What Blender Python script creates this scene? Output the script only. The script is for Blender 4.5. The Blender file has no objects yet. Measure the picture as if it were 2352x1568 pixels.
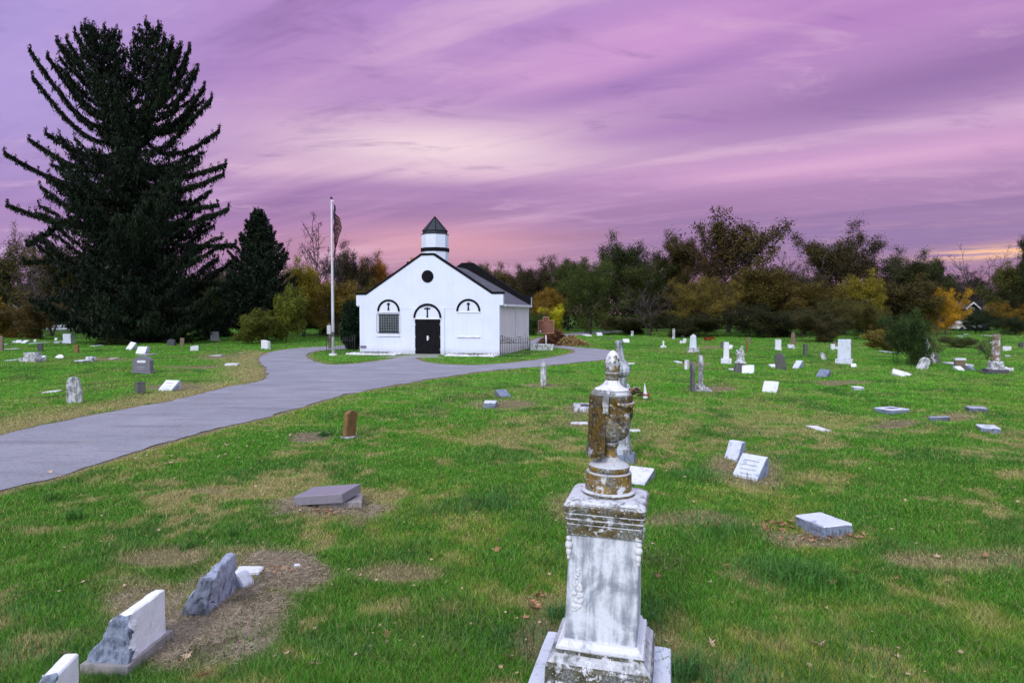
import bpy, bmesh, math, random
import numpy as np
from mathutils import Vector, Matrix, noise as mnoise
from mathutils.geometry import delaunay_2d_cdt
R = math.radians
scene = bpy.context.scene
col = scene.collection
# ------------------------------------------------------------------ camera
CAMH = 2.7; FPX = 1568.0
PITCH = math.atan(66 / FPX)
cam_d = bpy.data.cameras.new('camera'); cam = bpy.data.objects.new('camera', cam_d); col.objects.link(cam)
cam.location = (0, 0, CAMH); cam.rotation_euler = (R(90) - PITCH, 0, 0)
cam_d.sensor_width = 36; cam_d.lens = 24; cam_d.clip_end = 2000; cam_d.clip_start = 0.05
scene.camera = cam
scene.render.resolution_x = 1024; scene.render.resolution_y = 682
scene.view_settings.view_transform = 'Standard'; scene.view_settings.look = 'None'
scene.view_settings.gamma = 1; scene.view_settings.exposure = 0.0
# ------------------------------------------------------------------ node helpers
class NT:
    def __init__(s, tree): s.t = tree; s.n = tree.nodes; s.l = tree.links
    def new(s, typ, **kw):
        n = s.n.new(typ)
        for k, v in kw.items(): setattr(n, k, v)
        return n
    def put(s, sock, v):
        if v is None: return
        if isinstance(v, bpy.types.NodeSocket): s.l.new(v, sock)
        elif isinstance(v, (tuple, list)) and len(v) == 3 and sock.type == 'RGBA': sock.default_value = (*v, 1)
        else: sock.default_value = v
    def m(s, op, a, b=None, c=None, clamp=False):
        n = s.new('ShaderNodeMath', operation=op, use_clamp=clamp)
        s.put(n.inputs[0], a); s.put(n.inputs[1], b); s.put(n.inputs[2], c)
        return n.outputs[0]
    def mix(s, f, a, b, mode='MIX'):
        n = s.new('ShaderNodeMix', data_type='RGBA', blend_type=mode)
        s.put(n.inputs[0], f); s.put(n.inputs[6], a); s.put(n.inputs[7], b)
        return n.outputs[2]
    def noise(s, vec, scale, detail=4, rough=0.55, dist=0.0):
        n = s.new('ShaderNodeTexNoise'); s.put(n.inputs['Vector'], vec)
        n.inputs['Scale'].default_value = scale; n.inputs['Detail'].default_value = detail
        n.inputs['Roughness'].default_value = rough; n.inputs['Distortion'].default_value = dist
        return n.outputs[0]
    def ss(s, v, a, b, lo=0.0, hi=1.0):
        n = s.new('ShaderNodeMapRange', interpolation_type='SMOOTHSTEP')
        s.put(n.inputs[0], v); n.inputs[1].default_value = a; n.inputs[2].default_value = b
        n.inputs[3].default_value = lo; n.inputs[4].default_value = hi
        return n.outputs[0]
    def mapping(s, vec, scale=(1, 1, 1), rot=(0, 0, 0), loc=(0, 0, 0)):
        n = s.new('ShaderNodeMapping'); s.put(n.inputs[0], vec)
        n.inputs[1].default_value = loc; n.inputs[2].default_value = rot; n.inputs[3].default_value = scale
        return n.outputs[0]
    def comb(s, x, y, z):
        n = s.new('ShaderNodeCombineXYZ'); s.put(n.inputs[0], x); s.put(n.inputs[1], y); s.put(n.inputs[2], z)
        return n.outputs[0]
def srgb(r, g, b):
    f = lambda c: (c / 255 / 12.92) if c / 255 <= .04045 else ((c / 255 + .055) / 1.055) ** 2.4
    return (f(r), f(g), f(b))
# ------------------------------------------------------------------ world: dusk clouds
SUN_AZ = R(-157); SUN_EL = R(36)          # soft key from the left, behind the camera
w = bpy.data.worlds.new('World'); scene.world = w; w.use_nodes = True
T = NT(w.node_tree); T.n.clear()
tc = T.new('ShaderNodeTexCoord'); sx = T.new('ShaderNodeSeparateXYZ'); T.l.new(tc.outputs['Generated'], sx.inputs[0])
X, Y, Z = sx.outputs
az = T.m('ARCTAN2', X, Y); el = T.m('ARCSINE', T.m('MAXIMUM', Z, 0.0))
den = T.m('ADD', T.m('MAXIMUM', Z, 0.0), 0.10)
pv = T.comb(T.m('DIVIDE', X, den), T.m('DIVIDE', Y, den), 0.0)
ang = R(58)      # streaks run towards the azimuth 58 degrees left of the view
st1 = T.noise(T.mapping(T.mapping(pv, rot=(0, 0, -(R(90) + ang))), scale=(0.20, 1.0, 1)), 1.15, 5, .5, .5)
st2 = T.noise(T.mapping(T.mapping(pv, rot=(0, 0, -(R(90) + ang))), scale=(0.10, 1.1, 1), loc=(3.1, 7.7, 0)), 3.2, 6, .55, .35)
st3 = T.noise(T.mapping(pv, scale=(0.25, 1, 1), loc=(1.3, 2.2, 5)), 5.0, 7, .6, .3)
st4 = T.noise(T.mapping(T.mapping(pv, rot=(0, 0, -(R(90) + ang))), scale=(0.35, 1.0, 1), loc=(9, 4, 2)), 9.0, 7, .65, .8)
st = T.m('ADD', T.m('MULTIPLY', st1, .52), T.m('ADD', T.m('MULTIPLY', st2, .24), T.m('ADD', T.m('MULTIPLY', st3, .14), T.m('MULTIPLY', st4, .10))))
def pxd(px, py):
    a = math.atan((px - 1176) / FPX)
    return a, math.atan((718 - py) * math.cos(a) / FPX)
def gauss(px, py, wx, wy, slope=0.0):
    a0, e0 = pxd(px, py)
    da = T.m('SUBTRACT', az, a0)
    de = T.m('SUBTRACT', T.m('SUBTRACT', el, e0), T.m('MULTIPLY', da, slope))
    q = T.m('ADD', T.m('POWER', T.m('ABSOLUTE', T.m('DIVIDE', da, wx / FPX)), 2.0), T.m('POWER', T.m('ABSOLUTE', T.m('DIVIDE', de, wy / FPX)), 2.0))
    return T.m('EXPONENT', T.m('MULTIPLY', q, -1.0))
ramp = T.new('ShaderNodeValToRGB'); T.put(ramp.inputs[0], T.m('DIVIDE', el, 0.5))
cr = ramp.color_ramp
cr.elements[0].position = 0; cr.elements[0].color = (*srgb(178, 122, 152), 1)
cr.elements[1].position = 1; cr.elements[1].color = (*srgb(176, 138, 202), 1)
for p, c in ((.14, (172, 122, 160)), (.30, (172, 128, 176)), (.50, (194, 152, 196)), (.78, (180, 138, 198))):
    e = cr.elements.new(p); e.color = (*srgb(*c), 1)
c = ramp.outputs[0]
c = T.mix(T.m('MULTIPLY', T.ss(st, .50, .63), .60), c, srgb(230, 190, 218))
c = T.mix(T.m('MULTIPLY', T.ss(st, .49, .37), .70), c, srgb(132, 96, 154))
# left blue-violet, upper right magenta, centre cream glow, horizon rose, right grey-violet
c = T.mix(T.m('MULTIPLY', T.m('MULTIPLY', T.ss(az, -.28, -.66), T.ss(el, .10, .26, .45, 1.0)), .68), c, srgb(166, 154, 222))
c = T.mix(T.m('MULTIPLY', gauss(2000, 40, 700, 120, .06), .40), c, srgb(184, 116, 186))
c = T.mix(T.m('MULTIPLY', gauss(2150, 190, 560, 60, .07), .78), c, srgb(138, 98, 158))
c = T.mix(T.m('MULTIPLY', gauss(1420, 205, 300, 26, .16), .75), c, srgb(142, 104, 172))
c = T.mix(T.m('MULTIPLY', gauss(700, 190, 340, 70, .03), .35), c, srgb(160, 112, 186))
c = T.mix(T.m('MULTIPLY', gauss(1450, 120, 300, 70, .2), .45), c, srgb(222, 162, 214))
warm = T.m('MULTIPLY', gauss(1020, 345, 330, 58, .0), T.ss(st, .30, .52))
c = T.mix(T.m('MULTIPLY', warm, .92), c, srgb(244, 216, 222))
c = T.mix(T.m('MULTIPLY', T.m('MULTIPLY', gauss(1300, 400, 900, 26, .01), T.ss(st2, .40, .60)), .6), c, srgb(238, 200, 214))
c = T.mix(T.m('MULTIPLY', T.m('MULTIPLY', gauss(1500, 500, 1300, 34, .0), T.ss(st2, .56, .42)), .65), c, srgb(136, 100, 148))
lump = T.noise(T.mapping(pv, scale=(.6, 1.2, 1), loc=(4, 1, 7)), 2.6, 7, .62, .5)
c = T.mix(T.m('MULTIPLY', T.ss(lump, .55, .72), .38), c, srgb(226, 186, 214)); c = T.mix(T.m('MULTIPLY', T.ss(lump, .46, .30), .42), c, srgb(134, 98, 158))
c = T.mix(T.m('MULTIPLY', gauss(1950, 375, 620, 34, .03), .60), c, srgb(226, 168, 210))
c = T.mix(T.m('MULTIPLY', gauss(1500, 310, 200, 22, .06), .5), c, srgb(166, 112, 182))
c = T.mix(T.m('MULTIPLY', gauss(1000, 440, 420, 22, .0), .55), c, srgb(158, 112, 168))
c = T.mix(T.m('MULTIPLY', gauss(760, 520, 560, 20, .0), .45), c, srgb(164, 118, 178))
c = T.mix(T.m('MULTIPLY', gauss(1050, 560, 300, 48, .0), .85), c, srgb(224, 158, 170))
c = T.mix(T.m('MULTIPLY', gauss(1750, 470, 700, 40, .02), .55), c, srgb(176, 126, 172))
c = T.mix(T.m('MULTIPLY', gauss(2000, 555, 640, 70, .0), .80), c, srgb(138, 108, 160))
c = T.mix(T.m('MULTIPLY', gauss(1300, 545, 130, 10, .0), .5), c, srgb(176, 120, 150))
gap = T.m('MULTIPLY', gauss(2300, 580, 130, 13, .03), T.ss(T.noise(T.comb(T.m('MULTIPLY', az, 4.0), T.m('MULTIPLY', el, 60.0), 0.0), 2.2, 3), .40, .56))
c = T.mix(gap, c, srgb(255, 196, 150))
ripple = T.ss(T.noise(T.comb(T.m('MULTIPLY', az, 5.0), T.m('MULTIPLY', el, 70.0), 2.0), 1.8, 6, .65), .50, .72)
c = T.mix(T.m('MULTIPLY', T.m('MULTIPLY', gauss(1700, 560, 600, 40), ripple), .45), c, srgb(214, 158, 178))
# overhead and behind the camera the cloud is pale and brighter
up = T.m('MAXIMUM', T.ss(el, .50, .95), T.ss(Y, .15, -.35))
hi = T.mix(T.ss(st, .35, .65), (0.80, .90, 1.28), (1.35, 1.44, 1.80))
c = T.mix(up, c, hi)
c = T.mix(T.ss(Z, -.01, -.06), c, (.12, .12, .12))
bg = T.new('ShaderNodeBackground'); T.put(bg.inputs[0], c); bg.inputs[1].default_value = 1.0
sky = T.new('ShaderNodeTexSky', sky_type='NISHITA', sun_disc=False)
sky.sun_elevation = SUN_EL; sky.sun_rotation = SUN_AZ
bg2 = T.new('ShaderNodeBackground'); T.put(bg2.inputs[0], sky.outputs[0]); bg2.inputs[1].default_value = 0.008
ad = T.new('ShaderNodeAddShader'); T.l.new(bg.outputs[0], ad.inputs[0]); T.l.new(bg2.outputs[0], ad.inputs[1])
wo = T.new('ShaderNodeOutputWorld'); T.l.new(ad.outputs[0], wo.inputs[0])
sd = bpy.data.lights.new('sun', 'SUN'); sd.energy = 1.9; sd.angle = R(12); sd.color = (1.0, .96, .93)
so = bpy.data.objects.new('sun', sd); col.objects.link(so)
sv = Vector((math.sin(SUN_AZ) * math.cos(SUN_EL), math.cos(SUN_AZ) * math.cos(SUN_EL), math.sin(SUN_EL)))
so.rotation_euler = sv.to_track_quat('Z', 'Y').to_euler(); so.location = (-20, -20, 40)
# ------------------------------------------------------------------ scene helpers
def link(o, parent=None):
    col.objects.link(o)
    if parent: o.parent = parent
    return o
def tag(o, label=None, cat=None, group=None, kind=None):
    if label: o['label'] = label
    if cat: o['category'] = cat
    if group: o['group'] = group
    if kind: o['kind'] = kind
    return o
def empty(name, loc, rz=0, rx=0, ry=0):
    o = bpy.data.objects.new(name, None); o.empty_display_size = .2
    o.location = loc; o.rotation_euler = (rx, ry, rz); return link(o)
def obj(name, bm, mat, parent=None, smooth=False):
    me = bpy.data.meshes.new(name); bm.normal_update(); bm.to_mesh(me); bm.free()
    if mat: me.materials.append(mat)
    if smooth: me.shade_smooth()
    return link(bpy.data.objects.new(name, me), parent)
def np_mesh(name, V, F, mat, parent=None, attrs=None, smooth=False):
    """V (n,3) float, F (m,k) int - attrs {name: ('FLOAT'|'FLOAT_COLOR', array)} on points"""
    me = bpy.data.meshes.new(name); k = F.shape[1]
    me.vertices.add(len(V)); me.vertices.foreach_set('co', V.astype(np.float32).ravel())
    me.loops.add(F.size); me.loops.foreach_set('vertex_index', F.astype(np.int32).ravel())
    me.polygons.add(len(F)); me.polygons.foreach_set('loop_start', np.arange(0, F.size, k, dtype=np.int32))
    me.update(calc_edges=True)
    for an, (ty, arr) in (attrs or {}).items():
        a = me.attributes.new(an, ty, 'POINT')
        a.data.foreach_set('value' if ty == 'FLOAT' else 'color', arr.astype(np.float32).ravel())
    if mat: me.materials.append(mat)
    if smooth: me.shade_smooth()
    return link(bpy.data.objects.new(name, me), parent)
def box(bm, x0, x1, y0, y1, z0, z1):
    v = [bm.verts.new((x, y, z)) for z in (z0, z1) for x, y in ((x0, y0), (x1, y0), (x1, y1), (x0, y1))]
    for f in ((0, 3, 2, 1), (4, 5, 6, 7), (0, 1, 5, 4), (1, 2, 6, 5), (2, 3, 7, 6), (3, 0, 4, 7)):
        bm.faces.new([v[i] for i in f])
    return v
def boxm(*bs):
    bm = bmesh.new()
    for b in bs: box(bm, *b)
    return bm
def prism(bm, pts, a, b, axis='y'):
    def mk(p, t): return (p[0], t, p[1]) if axis == 'y' else ((t, p[0], p[1]) if axis == 'x' else (p[0], p[1], t))
    A = [bm.verts.new(mk(p, a)) for p in pts]; B = [bm.verts.new(mk(p, b)) for p in pts]; n = len(pts)
    bm.faces.new(A); bm.faces.new(B[::-1])
    for i in range(n): bm.faces.new((A[i], B[i], B[(i + 1) % n], A[(i + 1) % n]))
    bmesh.ops.recalc_face_normals(bm, faces=bm.faces)
def tube(bm, pts, rads, n=6, cap=True):
    rings = []; pts = [Vector(p) for p in pts]
    for i, p in enumerate(pts):
        d = (pts[min(i + 1, len(pts) - 1)] - pts[max(i - 1, 0)]).normalized()
        a = d.cross(Vector((0, 0, 1)) if abs(d.z) < .9 else Vector((1, 0, 0))).normalized(); b = d.cross(a)
        r = rads[i] if hasattr(rads, '__len__') else rads
        rings.append([bm.verts.new(p + a * r * math.cos(t * 2 * math.pi / n) + b * r * math.sin(t * 2 * math.pi / n)) for t in range(n)])
    for i in range(len(rings) - 1):
        for t in range(n):
            bm.faces.new((rings[i][t], rings[i][(t + 1) % n], rings[i + 1][(t + 1) % n], rings[i + 1][t]))
    if cap: bm.faces.new(rings[0][::-1]); bm.faces.new(rings[-1])
def lathe(bm, prof, n=32, cx=0, cy=0):
    rings = [[bm.verts.new((cx + r * math.cos(2 * math.pi * t / n), cy + r * math.sin(2 * math.pi * t / n), z)) for t in range(n)] for z, r in prof]
    for i in range(len(rings) - 1):
        for t in range(n): bm.faces.new((rings[i][t], rings[i][(t + 1) % n], rings[i + 1][(t + 1) % n], rings[i + 1][t]))
    bm.faces.new(rings[0][::-1]); bm.faces.new(rings[-1])
def sqloft(bm, lv, cx=0, cy=0):
    """stack of rounded squares: (z, half width, corner radius)"""
    rings = []
    for z, h, r in lv:
        ring = []
        for q in range(4):
            c0 = ((h - r), (h - r)); s = [(1, 1), (-1, 1), (-1, -1), (1, -1)][q]
            for k in range(4):
                a = math.pi / 2 * q + math.pi / 6 * k
                ring.append(bm.verts.new((cx + s[0] * c0[0] + r * math.cos(a), cy + s[1] * c0[1] + r * math.sin(a), z)))
        rings.append(ring)
    n = 16
    for i in range(len(rings) - 1):
        for t in range(n): bm.faces.new((rings[i][t], rings[i][(t + 1) % n], rings[i + 1][(t + 1) % n], rings[i + 1][t]))
    bm.faces.new(rings[0][::-1]); bm.faces.new(rings[-1])
def bevel(bm, w=.012, seg=1, ang=30):
    es = [e for e in bm.edges if len(e.link_faces) == 2 and e.calc_face_angle(0) > R(ang)]
    bmesh.ops.bevel(bm, geom=es, offset=w, segments=seg, profile=.6, affect='EDGES', clamp_overlap=True)
def roughen(bm, amp, freq=6, cuts=3, seed=0, keep=None):
    bmesh.ops.triangulate(bm, faces=bm.faces)
    for _ in range(cuts): bmesh.ops.subdivide_edges(bm, edges=bm.edges, cuts=1, use_grid_fill=True)
    off = Vector((seed * 3.1, seed * 1.7, seed))
    for v in bm.verts:
        k = keep(v.co) if keep else 1.0
        if k > 0:
            p = v.co * freq + off
            d = mnoise.noise_vector(p) + .5 * mnoise.noise_vector(p * 2.3) + .25 * mnoise.noise_vector(p * 5)
            v.co += d * amp * k
# ------------------------------------------------------------------ value noise in numpy
_rng = np.random.default_rng(7); _T = _rng.random((256, 256))
def vn(x, y):
    xi = np.floor(x).astype(int); yi = np.floor(y).astype(int); fx = x - xi; fy = y - yi
    fx = fx * fx * (3 - 2 * fx); fy = fy * fy * (3 - 2 * fy)
    a = _T[xi & 255, yi & 255]; b = _T[(xi + 1) & 255, yi & 255]; c_ = _T[xi & 255, (yi + 1) & 255]; d = _T[(xi + 1) & 255, (yi + 1) & 255]
    return (a * (1 - fx) + b * fx) * (1 - fy) + (c_ * (1 - fx) + d * fx) * fy
def fbm(x, y, o=4):
    s = 0; a = .5; t = 0
    for i in range(o): s = s + a * vn(x * 2 ** i + 17.3 * i, y * 2 ** i + 9.1 * i); t += a; a *= .5
    return s / t
def sst(v, a, b): t = np.clip((v - a) / (b - a), 0, 1); return t * t * (3 - 2 * t)
# ------------------------------------------------------------------ photograph pixel -> ground point (flat reference plane)
def ray(px, py):
    a = (px - 1176) / FPX; b = (784 - py) / FPX; cp, sp = math.cos(PITCH), math.sin(PITCH)
    return Vector((a, cp + b * sp, b * cp - sp))
def G0(px, py, z=0.0):
    d = ray(px, py); t = (z - CAMH) / d.z; return (d.x * t, d.y * t)
def PD(px, dep):
    d = ray(px, 740); return (d.x / d.y * dep, dep)
def zat(py, dep):
    d = ray(1176, py); return CAMH + d.z / d.y * dep
# road outline (outer) and the grass island round the chapel (hole)
road_px = [(-420, 1275), (-200, 1185), (0, 1128), (100, 1103), (220, 1065), (372, 1020), (500, 985), (620, 955), (700, 932), (780, 909), (900, 886), (1000, 869),
           (1129, 851), (1234, 842), (1339, 831), (1390, 825), (1412, 818), (1414, 810), (1391, 803), (1318, 797), (1267, 791), (1215, 785),
           (1150, 779), (1000, 777), (880, 782), (815, 791), (750, 796), (679, 800), (625, 808), (597, 820), (600, 834), (613, 850), (611, 868),
           (575, 880), (520, 890), (416, 916), (312, 936), (182, 959), (104, 975), (0, 1000), (-200, 1045), (-420, 1095)]
isl_px = [(941, 818), (868, 829), (787, 837), (733, 834), (704, 818), (716, 809), (747, 804), (815, 800), (900, 792), (1060, 787), (1180, 789), (1226, 793), (1276, 798),
          (1313, 803), (1320, 808), (1297, 815), (1234, 826), (1129, 837), (1050, 838), (985, 833), (962, 826)]
def smooth_poly(P, n=3):
    P = [Vector(p) for p in P]; out = []
    for i in range(len(P)):
        p0, p1, p2, p3 = P[i - 1], P[i], P[(i + 1) % len(P)], P[(i + 2) % len(P)]
        for k in range(n):
            t = k / n
            out.append(.5 * ((2 * p1) + (p2 - p0) * t + (2 * p0 - 5 * p1 + 4 * p2 - p3) * t * t + (3 * p1 - p0 - 3 * p2 + p3) * t ** 3))
    return [(p.x, p.y) for p in out]
ROAD = np.array(smooth_poly([G0(*p) for p in road_px])); ISL = np.array(smooth_poly([G0(*p) for p in isl_px]))
PATH = np.array([G0(*p) for p in ((1213, 785), (1240, 775), (1290, 767), (1345, 762), (1430, 759), (1430, 762.5), (1350, 767), (1300, 773), (1262, 781), (1240, 788))])
def inpoly(x, y, P):
    r = np.zeros(np.shape(x), bool); j = len(P) - 1
    for i in range(len(P)):
        xi, yi = P[i]; xj, yj = P[j]
        if yi != yj:
            r ^= ((yi > y) != (yj > y)) & (x < (xj - xi) * (y - yi) / (yj - yi) + xi)
        j = i
    return r
def pdist(x, y, P):
    d = np.full(np.shape(x), 1e9)
    for i in range(len(P)):
        ax, ay = P[i - 1]; bx, by = P[i]; vx, vy = bx - ax, by - ay; L = vx * vx + vy * vy + 1e-9
        t = np.clip(((x - ax) * vx + (y - ay) * vy) / L, 0, 1)
        d = np.minimum(d, (x - ax - t * vx) ** 2 + (y - ay - t * vy) ** 2)
    return np.sqrt(d)
def on_road(x, y): return (inpoly(x, y, ROAD) & ~inpoly(x, y, ISL)) | inpoly(x, y, PATH)
def road_dist(x, y): return np.minimum(np.minimum(pdist(x, y, ROAD), pdist(x, y, ISL)), pdist(x, y, PATH))
def GZ(x, y, rd=None, onr=None):
    x = np.asarray(x, float); y = np.asarray(y, float)
    if rd is None: rd = road_dist(x, y); onr = on_road(x, y)
    k = np.where(onr, 0, sst(rd, .05, 3.0))
    nearch = sst(np.hypot(x + 5, y - 48), 7, 14)
    return ((fbm(x * .22 + 5, y * .22 + 3, 3) - .5) * .34 * k + (fbm(x * 1.1, y * 1.1, 3) - .5) * .13 * k) * nearch * np.clip(y / 6, .3, 1)
def gz1(x, y): return float(GZ(np.array([x]), np.array([y]))[0])
def G(px, py):
    z = 0.0
    for _ in range(4):
        x, y = G0(px, py, z); z = gz1(x, y)
    return Vector((x, y, z))
# ------------------------------------------------------------------ lawn colour (albedo) and bare patches
LEFTV = np.array([G0(*p) for p in ((-500, 1110), (-500, 1000), (0, 900), (300, 850), (560, 800), (620, 810), (596, 822), (612, 850), (600, 876), (520, 892), (312, 938), (104, 977), (0, 1003))])
# ellipses in photograph pixels: (cx, cy, rx, ry, kind 0 straw / 1 dirt)
patches = [(770, 1168, 140, 40, 1), (600, 1300, 105, 34, .9), (540, 1400, 110, 95, 1), (440, 1510, 150, 70, 1), (330, 1400, 90, 50, .6), (640, 1330, 80, 50, .9), (925, 1335, 80, 18, .45), (715, 1008, 40, 10, .8),
           (1725, 1075, 85, 42, .55), (1890, 1225, 100, 22, .55), (1155, 932, 70, 9, .6), (1250, 885, 45, 6, .6), (1330, 945, 40, 12, .6), (1335, 972, 40, 6, .6),
           (2060, 972, 60, 10, .7), (2200, 960, 60, 12, .4), (1600, 1200, 120, 16, .5), (2230, 1280, 150, 28, .45), (400, 890, 70, 8, .6), (420, 935, 60, 8, .3), (1650, 893, 60, 8, .6),
           (1940, 882, 60, 4, .6), (240, 825, 60, 4, .6), (1340, 1180, 80, 30, .3), (440, 842, 60, 4, .6), (500, 820, 50, 5, .5), (1250, 1480, 50, 60, .5), (480, 1130, 60, 12, .4), (380, 1290, 100, 22, .5),
           (1640, 797, 40, 4, .5), (1600, 835, 40, 5, .5), (1200, 778, 60, 3, .5), (820, 1165, 70, 26, 1)]
def lawn(x, y, rd, onr, rnd):
    """returns rgb albedo and grass length factor"""
    yy = np.maximum(y, .5); px = 1176 + FPX * x / yy; py = 718 + FPX * CAMH / yy
    n1 = fbm(x * .55 + 3, y * .40 + 9, 4); n2 = fbm(x * 1.6 + 30, y * 1.3 + 4, 4); n3 = fbm(x * .18 + 70, y * .12 + 40, 3)
    n4 = fbm(x * .9 + 11, y * .8 + 60, 3)
    lush = np.array([.070, .245, .014]); teal = np.array([.050, .190, .020]); yel = np.array([.240, .330, .040]); straw = np.array([.480, .390, .170]); dirt = np.array([.300, .245, .185])
    near = sst(y, 26, 7)
    lm = np.array([.105, .360, .020]) * (1 - near)[..., None] + lush * near[..., None]
    c_ = lm * (1 - sst(n4, .50, .72) * .8)[..., None] + teal * (sst(n4, .50, .72) * .8)[..., None]
    n5 = fbm(x * 4.1 + 8, y * 3.7 + 2, 3)
    f = np.clip(sst(n1 * .45 + n2 * .25 + n5 * .3, .47, .62) * .85 * (.40 + .60 * near) + (rnd - .5) * .5, 0, 1)[..., None]; c_ = c_ * (1 - f) + yel * f
    s = sst(n2 * .35 + n3 * .25 + n1 * .15 + n5 * .25, .48, .62) * (.25 + .65 * near) + (rnd > .90 - .12 * near) * .5
    edge_near = np.where(y < 27, .9, .6)
    wfar = np.where(inpoly(x, y, LEFTV), 3.6, .55)
    s = np.maximum(s, sst(rd, .9 * wfar, .15 * wfar) * .9 * np.where(n2 > .35, 1, .5))
    dd = np.zeros_like(s)
    for (cx, cy, rx, ry, k) in patches:
        q = np.sqrt(((px - cx) / rx) ** 2 + ((py - cy) / ry) ** 2) + (n2 - .5) * 1.5 + (n1 - .5) * .8 + (rnd - .5) * .5
        m = sst(q, 1.25, .45)
        s = np.maximum(s, m * .9); dd = np.maximum(dd, m * k)
    dd = np.maximum(dd, sst(rd, .22, .02) * .8)
    s = np.clip(s + (rnd - .5) * .3 * (s > .05), 0, 1)
    f = s[..., None]; c_ = c_ * (1 - f) + straw * f
    f = (dd * .75)[..., None]; c_ = c_ * (1 - f) + dirt * f
    return c_, np.clip(1 - s * .45 - dd * .35, .25, 1) * (.65 + .8 * n4), dd
# ------------------------------------------------------------------ materials
def mat(name):
    m = bpy.data.materials.new(name); m.use_nodes = True; t = NT(m.node_tree)
    b = m.node_tree.nodes['Principled BSDF']; return m, t, b
def bump(t, b, h, s=.3, d=.02):
    n = t.new('ShaderNodeBump'); n.inputs['Strength'].default_value = s; n.inputs['Distance'].default_value = d
    t.put(n.inputs['Height'], h); t.l.new(n.outputs[0], b.inputs['Normal'])
def simple(name, c1, c2=None, rough=.7, scale=4, metal=0, bs=.15, bd=.01):
    m, t, b = mat(name); oc = t.new('ShaderNodeTexCoord').outputs['Object']
    n = t.noise(oc, scale, 6, .6)
    t.put(b.inputs['Base Color'], t.mix(t.ss(n, .35, .65), c1, c2 or tuple(v * .8 for v in c1)))
    b.inputs['Roughness'].default_value = rough; b.inputs['Metallic'].default_value = metal
    if bs: bump(t, b, n, bs, bd)
    return m
def stone(name, base, dark, amt=.5, scale=3.0, lichen=None, lamt=.5, lscale=9, speck=0.0, rough=.75, top_clean=0.0):
    """weathered stone: rain streaks and grime, optional lichen crust, optional granite speckle"""
    m, t, b = mat(name); oc = t.new('ShaderNodeTexCoord').outputs['Object']
    big = t.noise(oc, scale, 6, .62, .6)
    stv = t.noise(t.mapping(oc, scale=(3.0, 3.0, .35)), scale * 1.6, 6, .62)
    fine = t.noise(oc, 60, 5, .7)
    g = t.m('ADD', t.m('MULTIPLY', big, .55), t.m('MULTIPLY', stv, .45))
    c_ = t.mix(t.m('MULTIPLY', t.ss(g, .62 - .25 * amt, .78 - .25 * amt), .9), base, dark)
    c_ = t.mix(t.m('MULTIPLY', t.ss(fine, .45, .75), .35), c_, dark)
    if lichen:
        lm = t.noise(oc, lscale, 8, .68, .3)
        lf = t.ss(lm, .66 - .3 * lamt, .72 - .3 * lamt)
        lc = t.mix(t.ss(t.noise(oc, 22, 5, .7), .35, .65), lichen, tuple(v * .30 for v in lichen))
        lc = t.mix(t.m('MULTIPLY', t.ss(t.noise(oc, 6.5, 5, .65), .44, .60), .85), lc, t.mix(t.ss(fine, .4, .65), (.070, .078, .070), (.30, .31, .30)))
        lc = t.mix(t.m('MULTIPLY', t.ss(t.noise(oc, 48, 4, .7), .60, .66), .8), lc, base)
        if top_clean:
            ge = t.new('ShaderNodeNewGeometry'); sp = t.new('ShaderNodeSeparateXYZ'); t.l.new(ge.outputs['True Normal'], sp.inputs[0])
            lf = t.m('MULTIPLY', lf, t.ss(sp.outputs[2], .75, .35, 1 - top_clean, 1.0))
        c_ = t.mix(lf, c_, lc)
    if speck:
        v = t.noise(oc, 130, 2, .5)
        c_ = t.mix(t.m('MULTIPLY', t.ss(v, .5, .62), speck), c_, tuple(q * .25 for q in dark))
    t.put(b.inputs['Base Color'], c_); b.inputs['Roughness'].default_value = rough
    bump(t, b, t.m('ADD', t.m('MULTIPLY', big, .6), t.m('MULTIPLY', fine, .4)), .45, .012)
    return m
M = {}
M['marble'] = stone('weathered_marble', (.66, .67, .70), (.16, .17, .19), .42, 3.2)
M['marble_clean'] = stone('pale_marble', (.68, .69, .72), (.26, .28, .32), .42, 4.5)
M['marble_dirty'] = stone('grimy_marble', (.60, .61, .63), (.10, .11, .10), .80, 5.0)
M['lichen'] = stone('lichen_marble', (.60, .62, .66), (.13, .14, .13), .55, 6.0, (.25, .155, .022), .95, 13, top_clean=.85)
M['lichen_cap'] = stone('lichen_band_marble', (.62, .64, .68), (.10, .10, .09), .55, 7.0, (.13, .095, .028), .93, 16, top_clean=.95)
M['lichen_base'] = stone('dark_lichen_marble', (.60, .61, .65), (.08, .085, .07), .60, 6.0, (.085, .080, .038), .80, 13, top_clean=.8)
M['urn_white'] = stone('white_topped_marble', (.72, .72, .76), (.18, .18, .17), .22, 7.0, (.14, .095, .03), .42, 10, top_clean=.8)
M['granite'] = stone('grey_granite', (.17, .16, .19), (.10, .10, .12), .4, 4, speck=.5)
M['granite_dark'] = stone('dark_granite', (.055, .055, .065), (.03, .03, .035), .5, 5, speck=.4, rough=.5)
M['granite_blue'] = stone('rough_blue_granite', (.20, .24, .32), (.045, .06, .10), .62, 5, speck=.3)
M['granite_white'] = stone('white_rough_marble', (.62, .66, .74), (.14, .18, .27), .45, 6, speck=.12)
M['polished'] = stone('polished_grey_granite', (.24, .22, .26), (.19, .175, .21), .4, 3, speck=.35, rough=.35)
M['column_grey'] = stone('blackened_column', (.46, .50, .55), (.07, .08, .08), .85, 4)
M['rock_face'] = stone('blue_grey_rock', (.34, .38, .47), (.07, .09, .14), .60, 5, speck=.25)
M['white_speckled'] = stone('speckled_white_marble', (.80, .81, .84), (.30, .33, .40), .22, 7, speck=.05)
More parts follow.
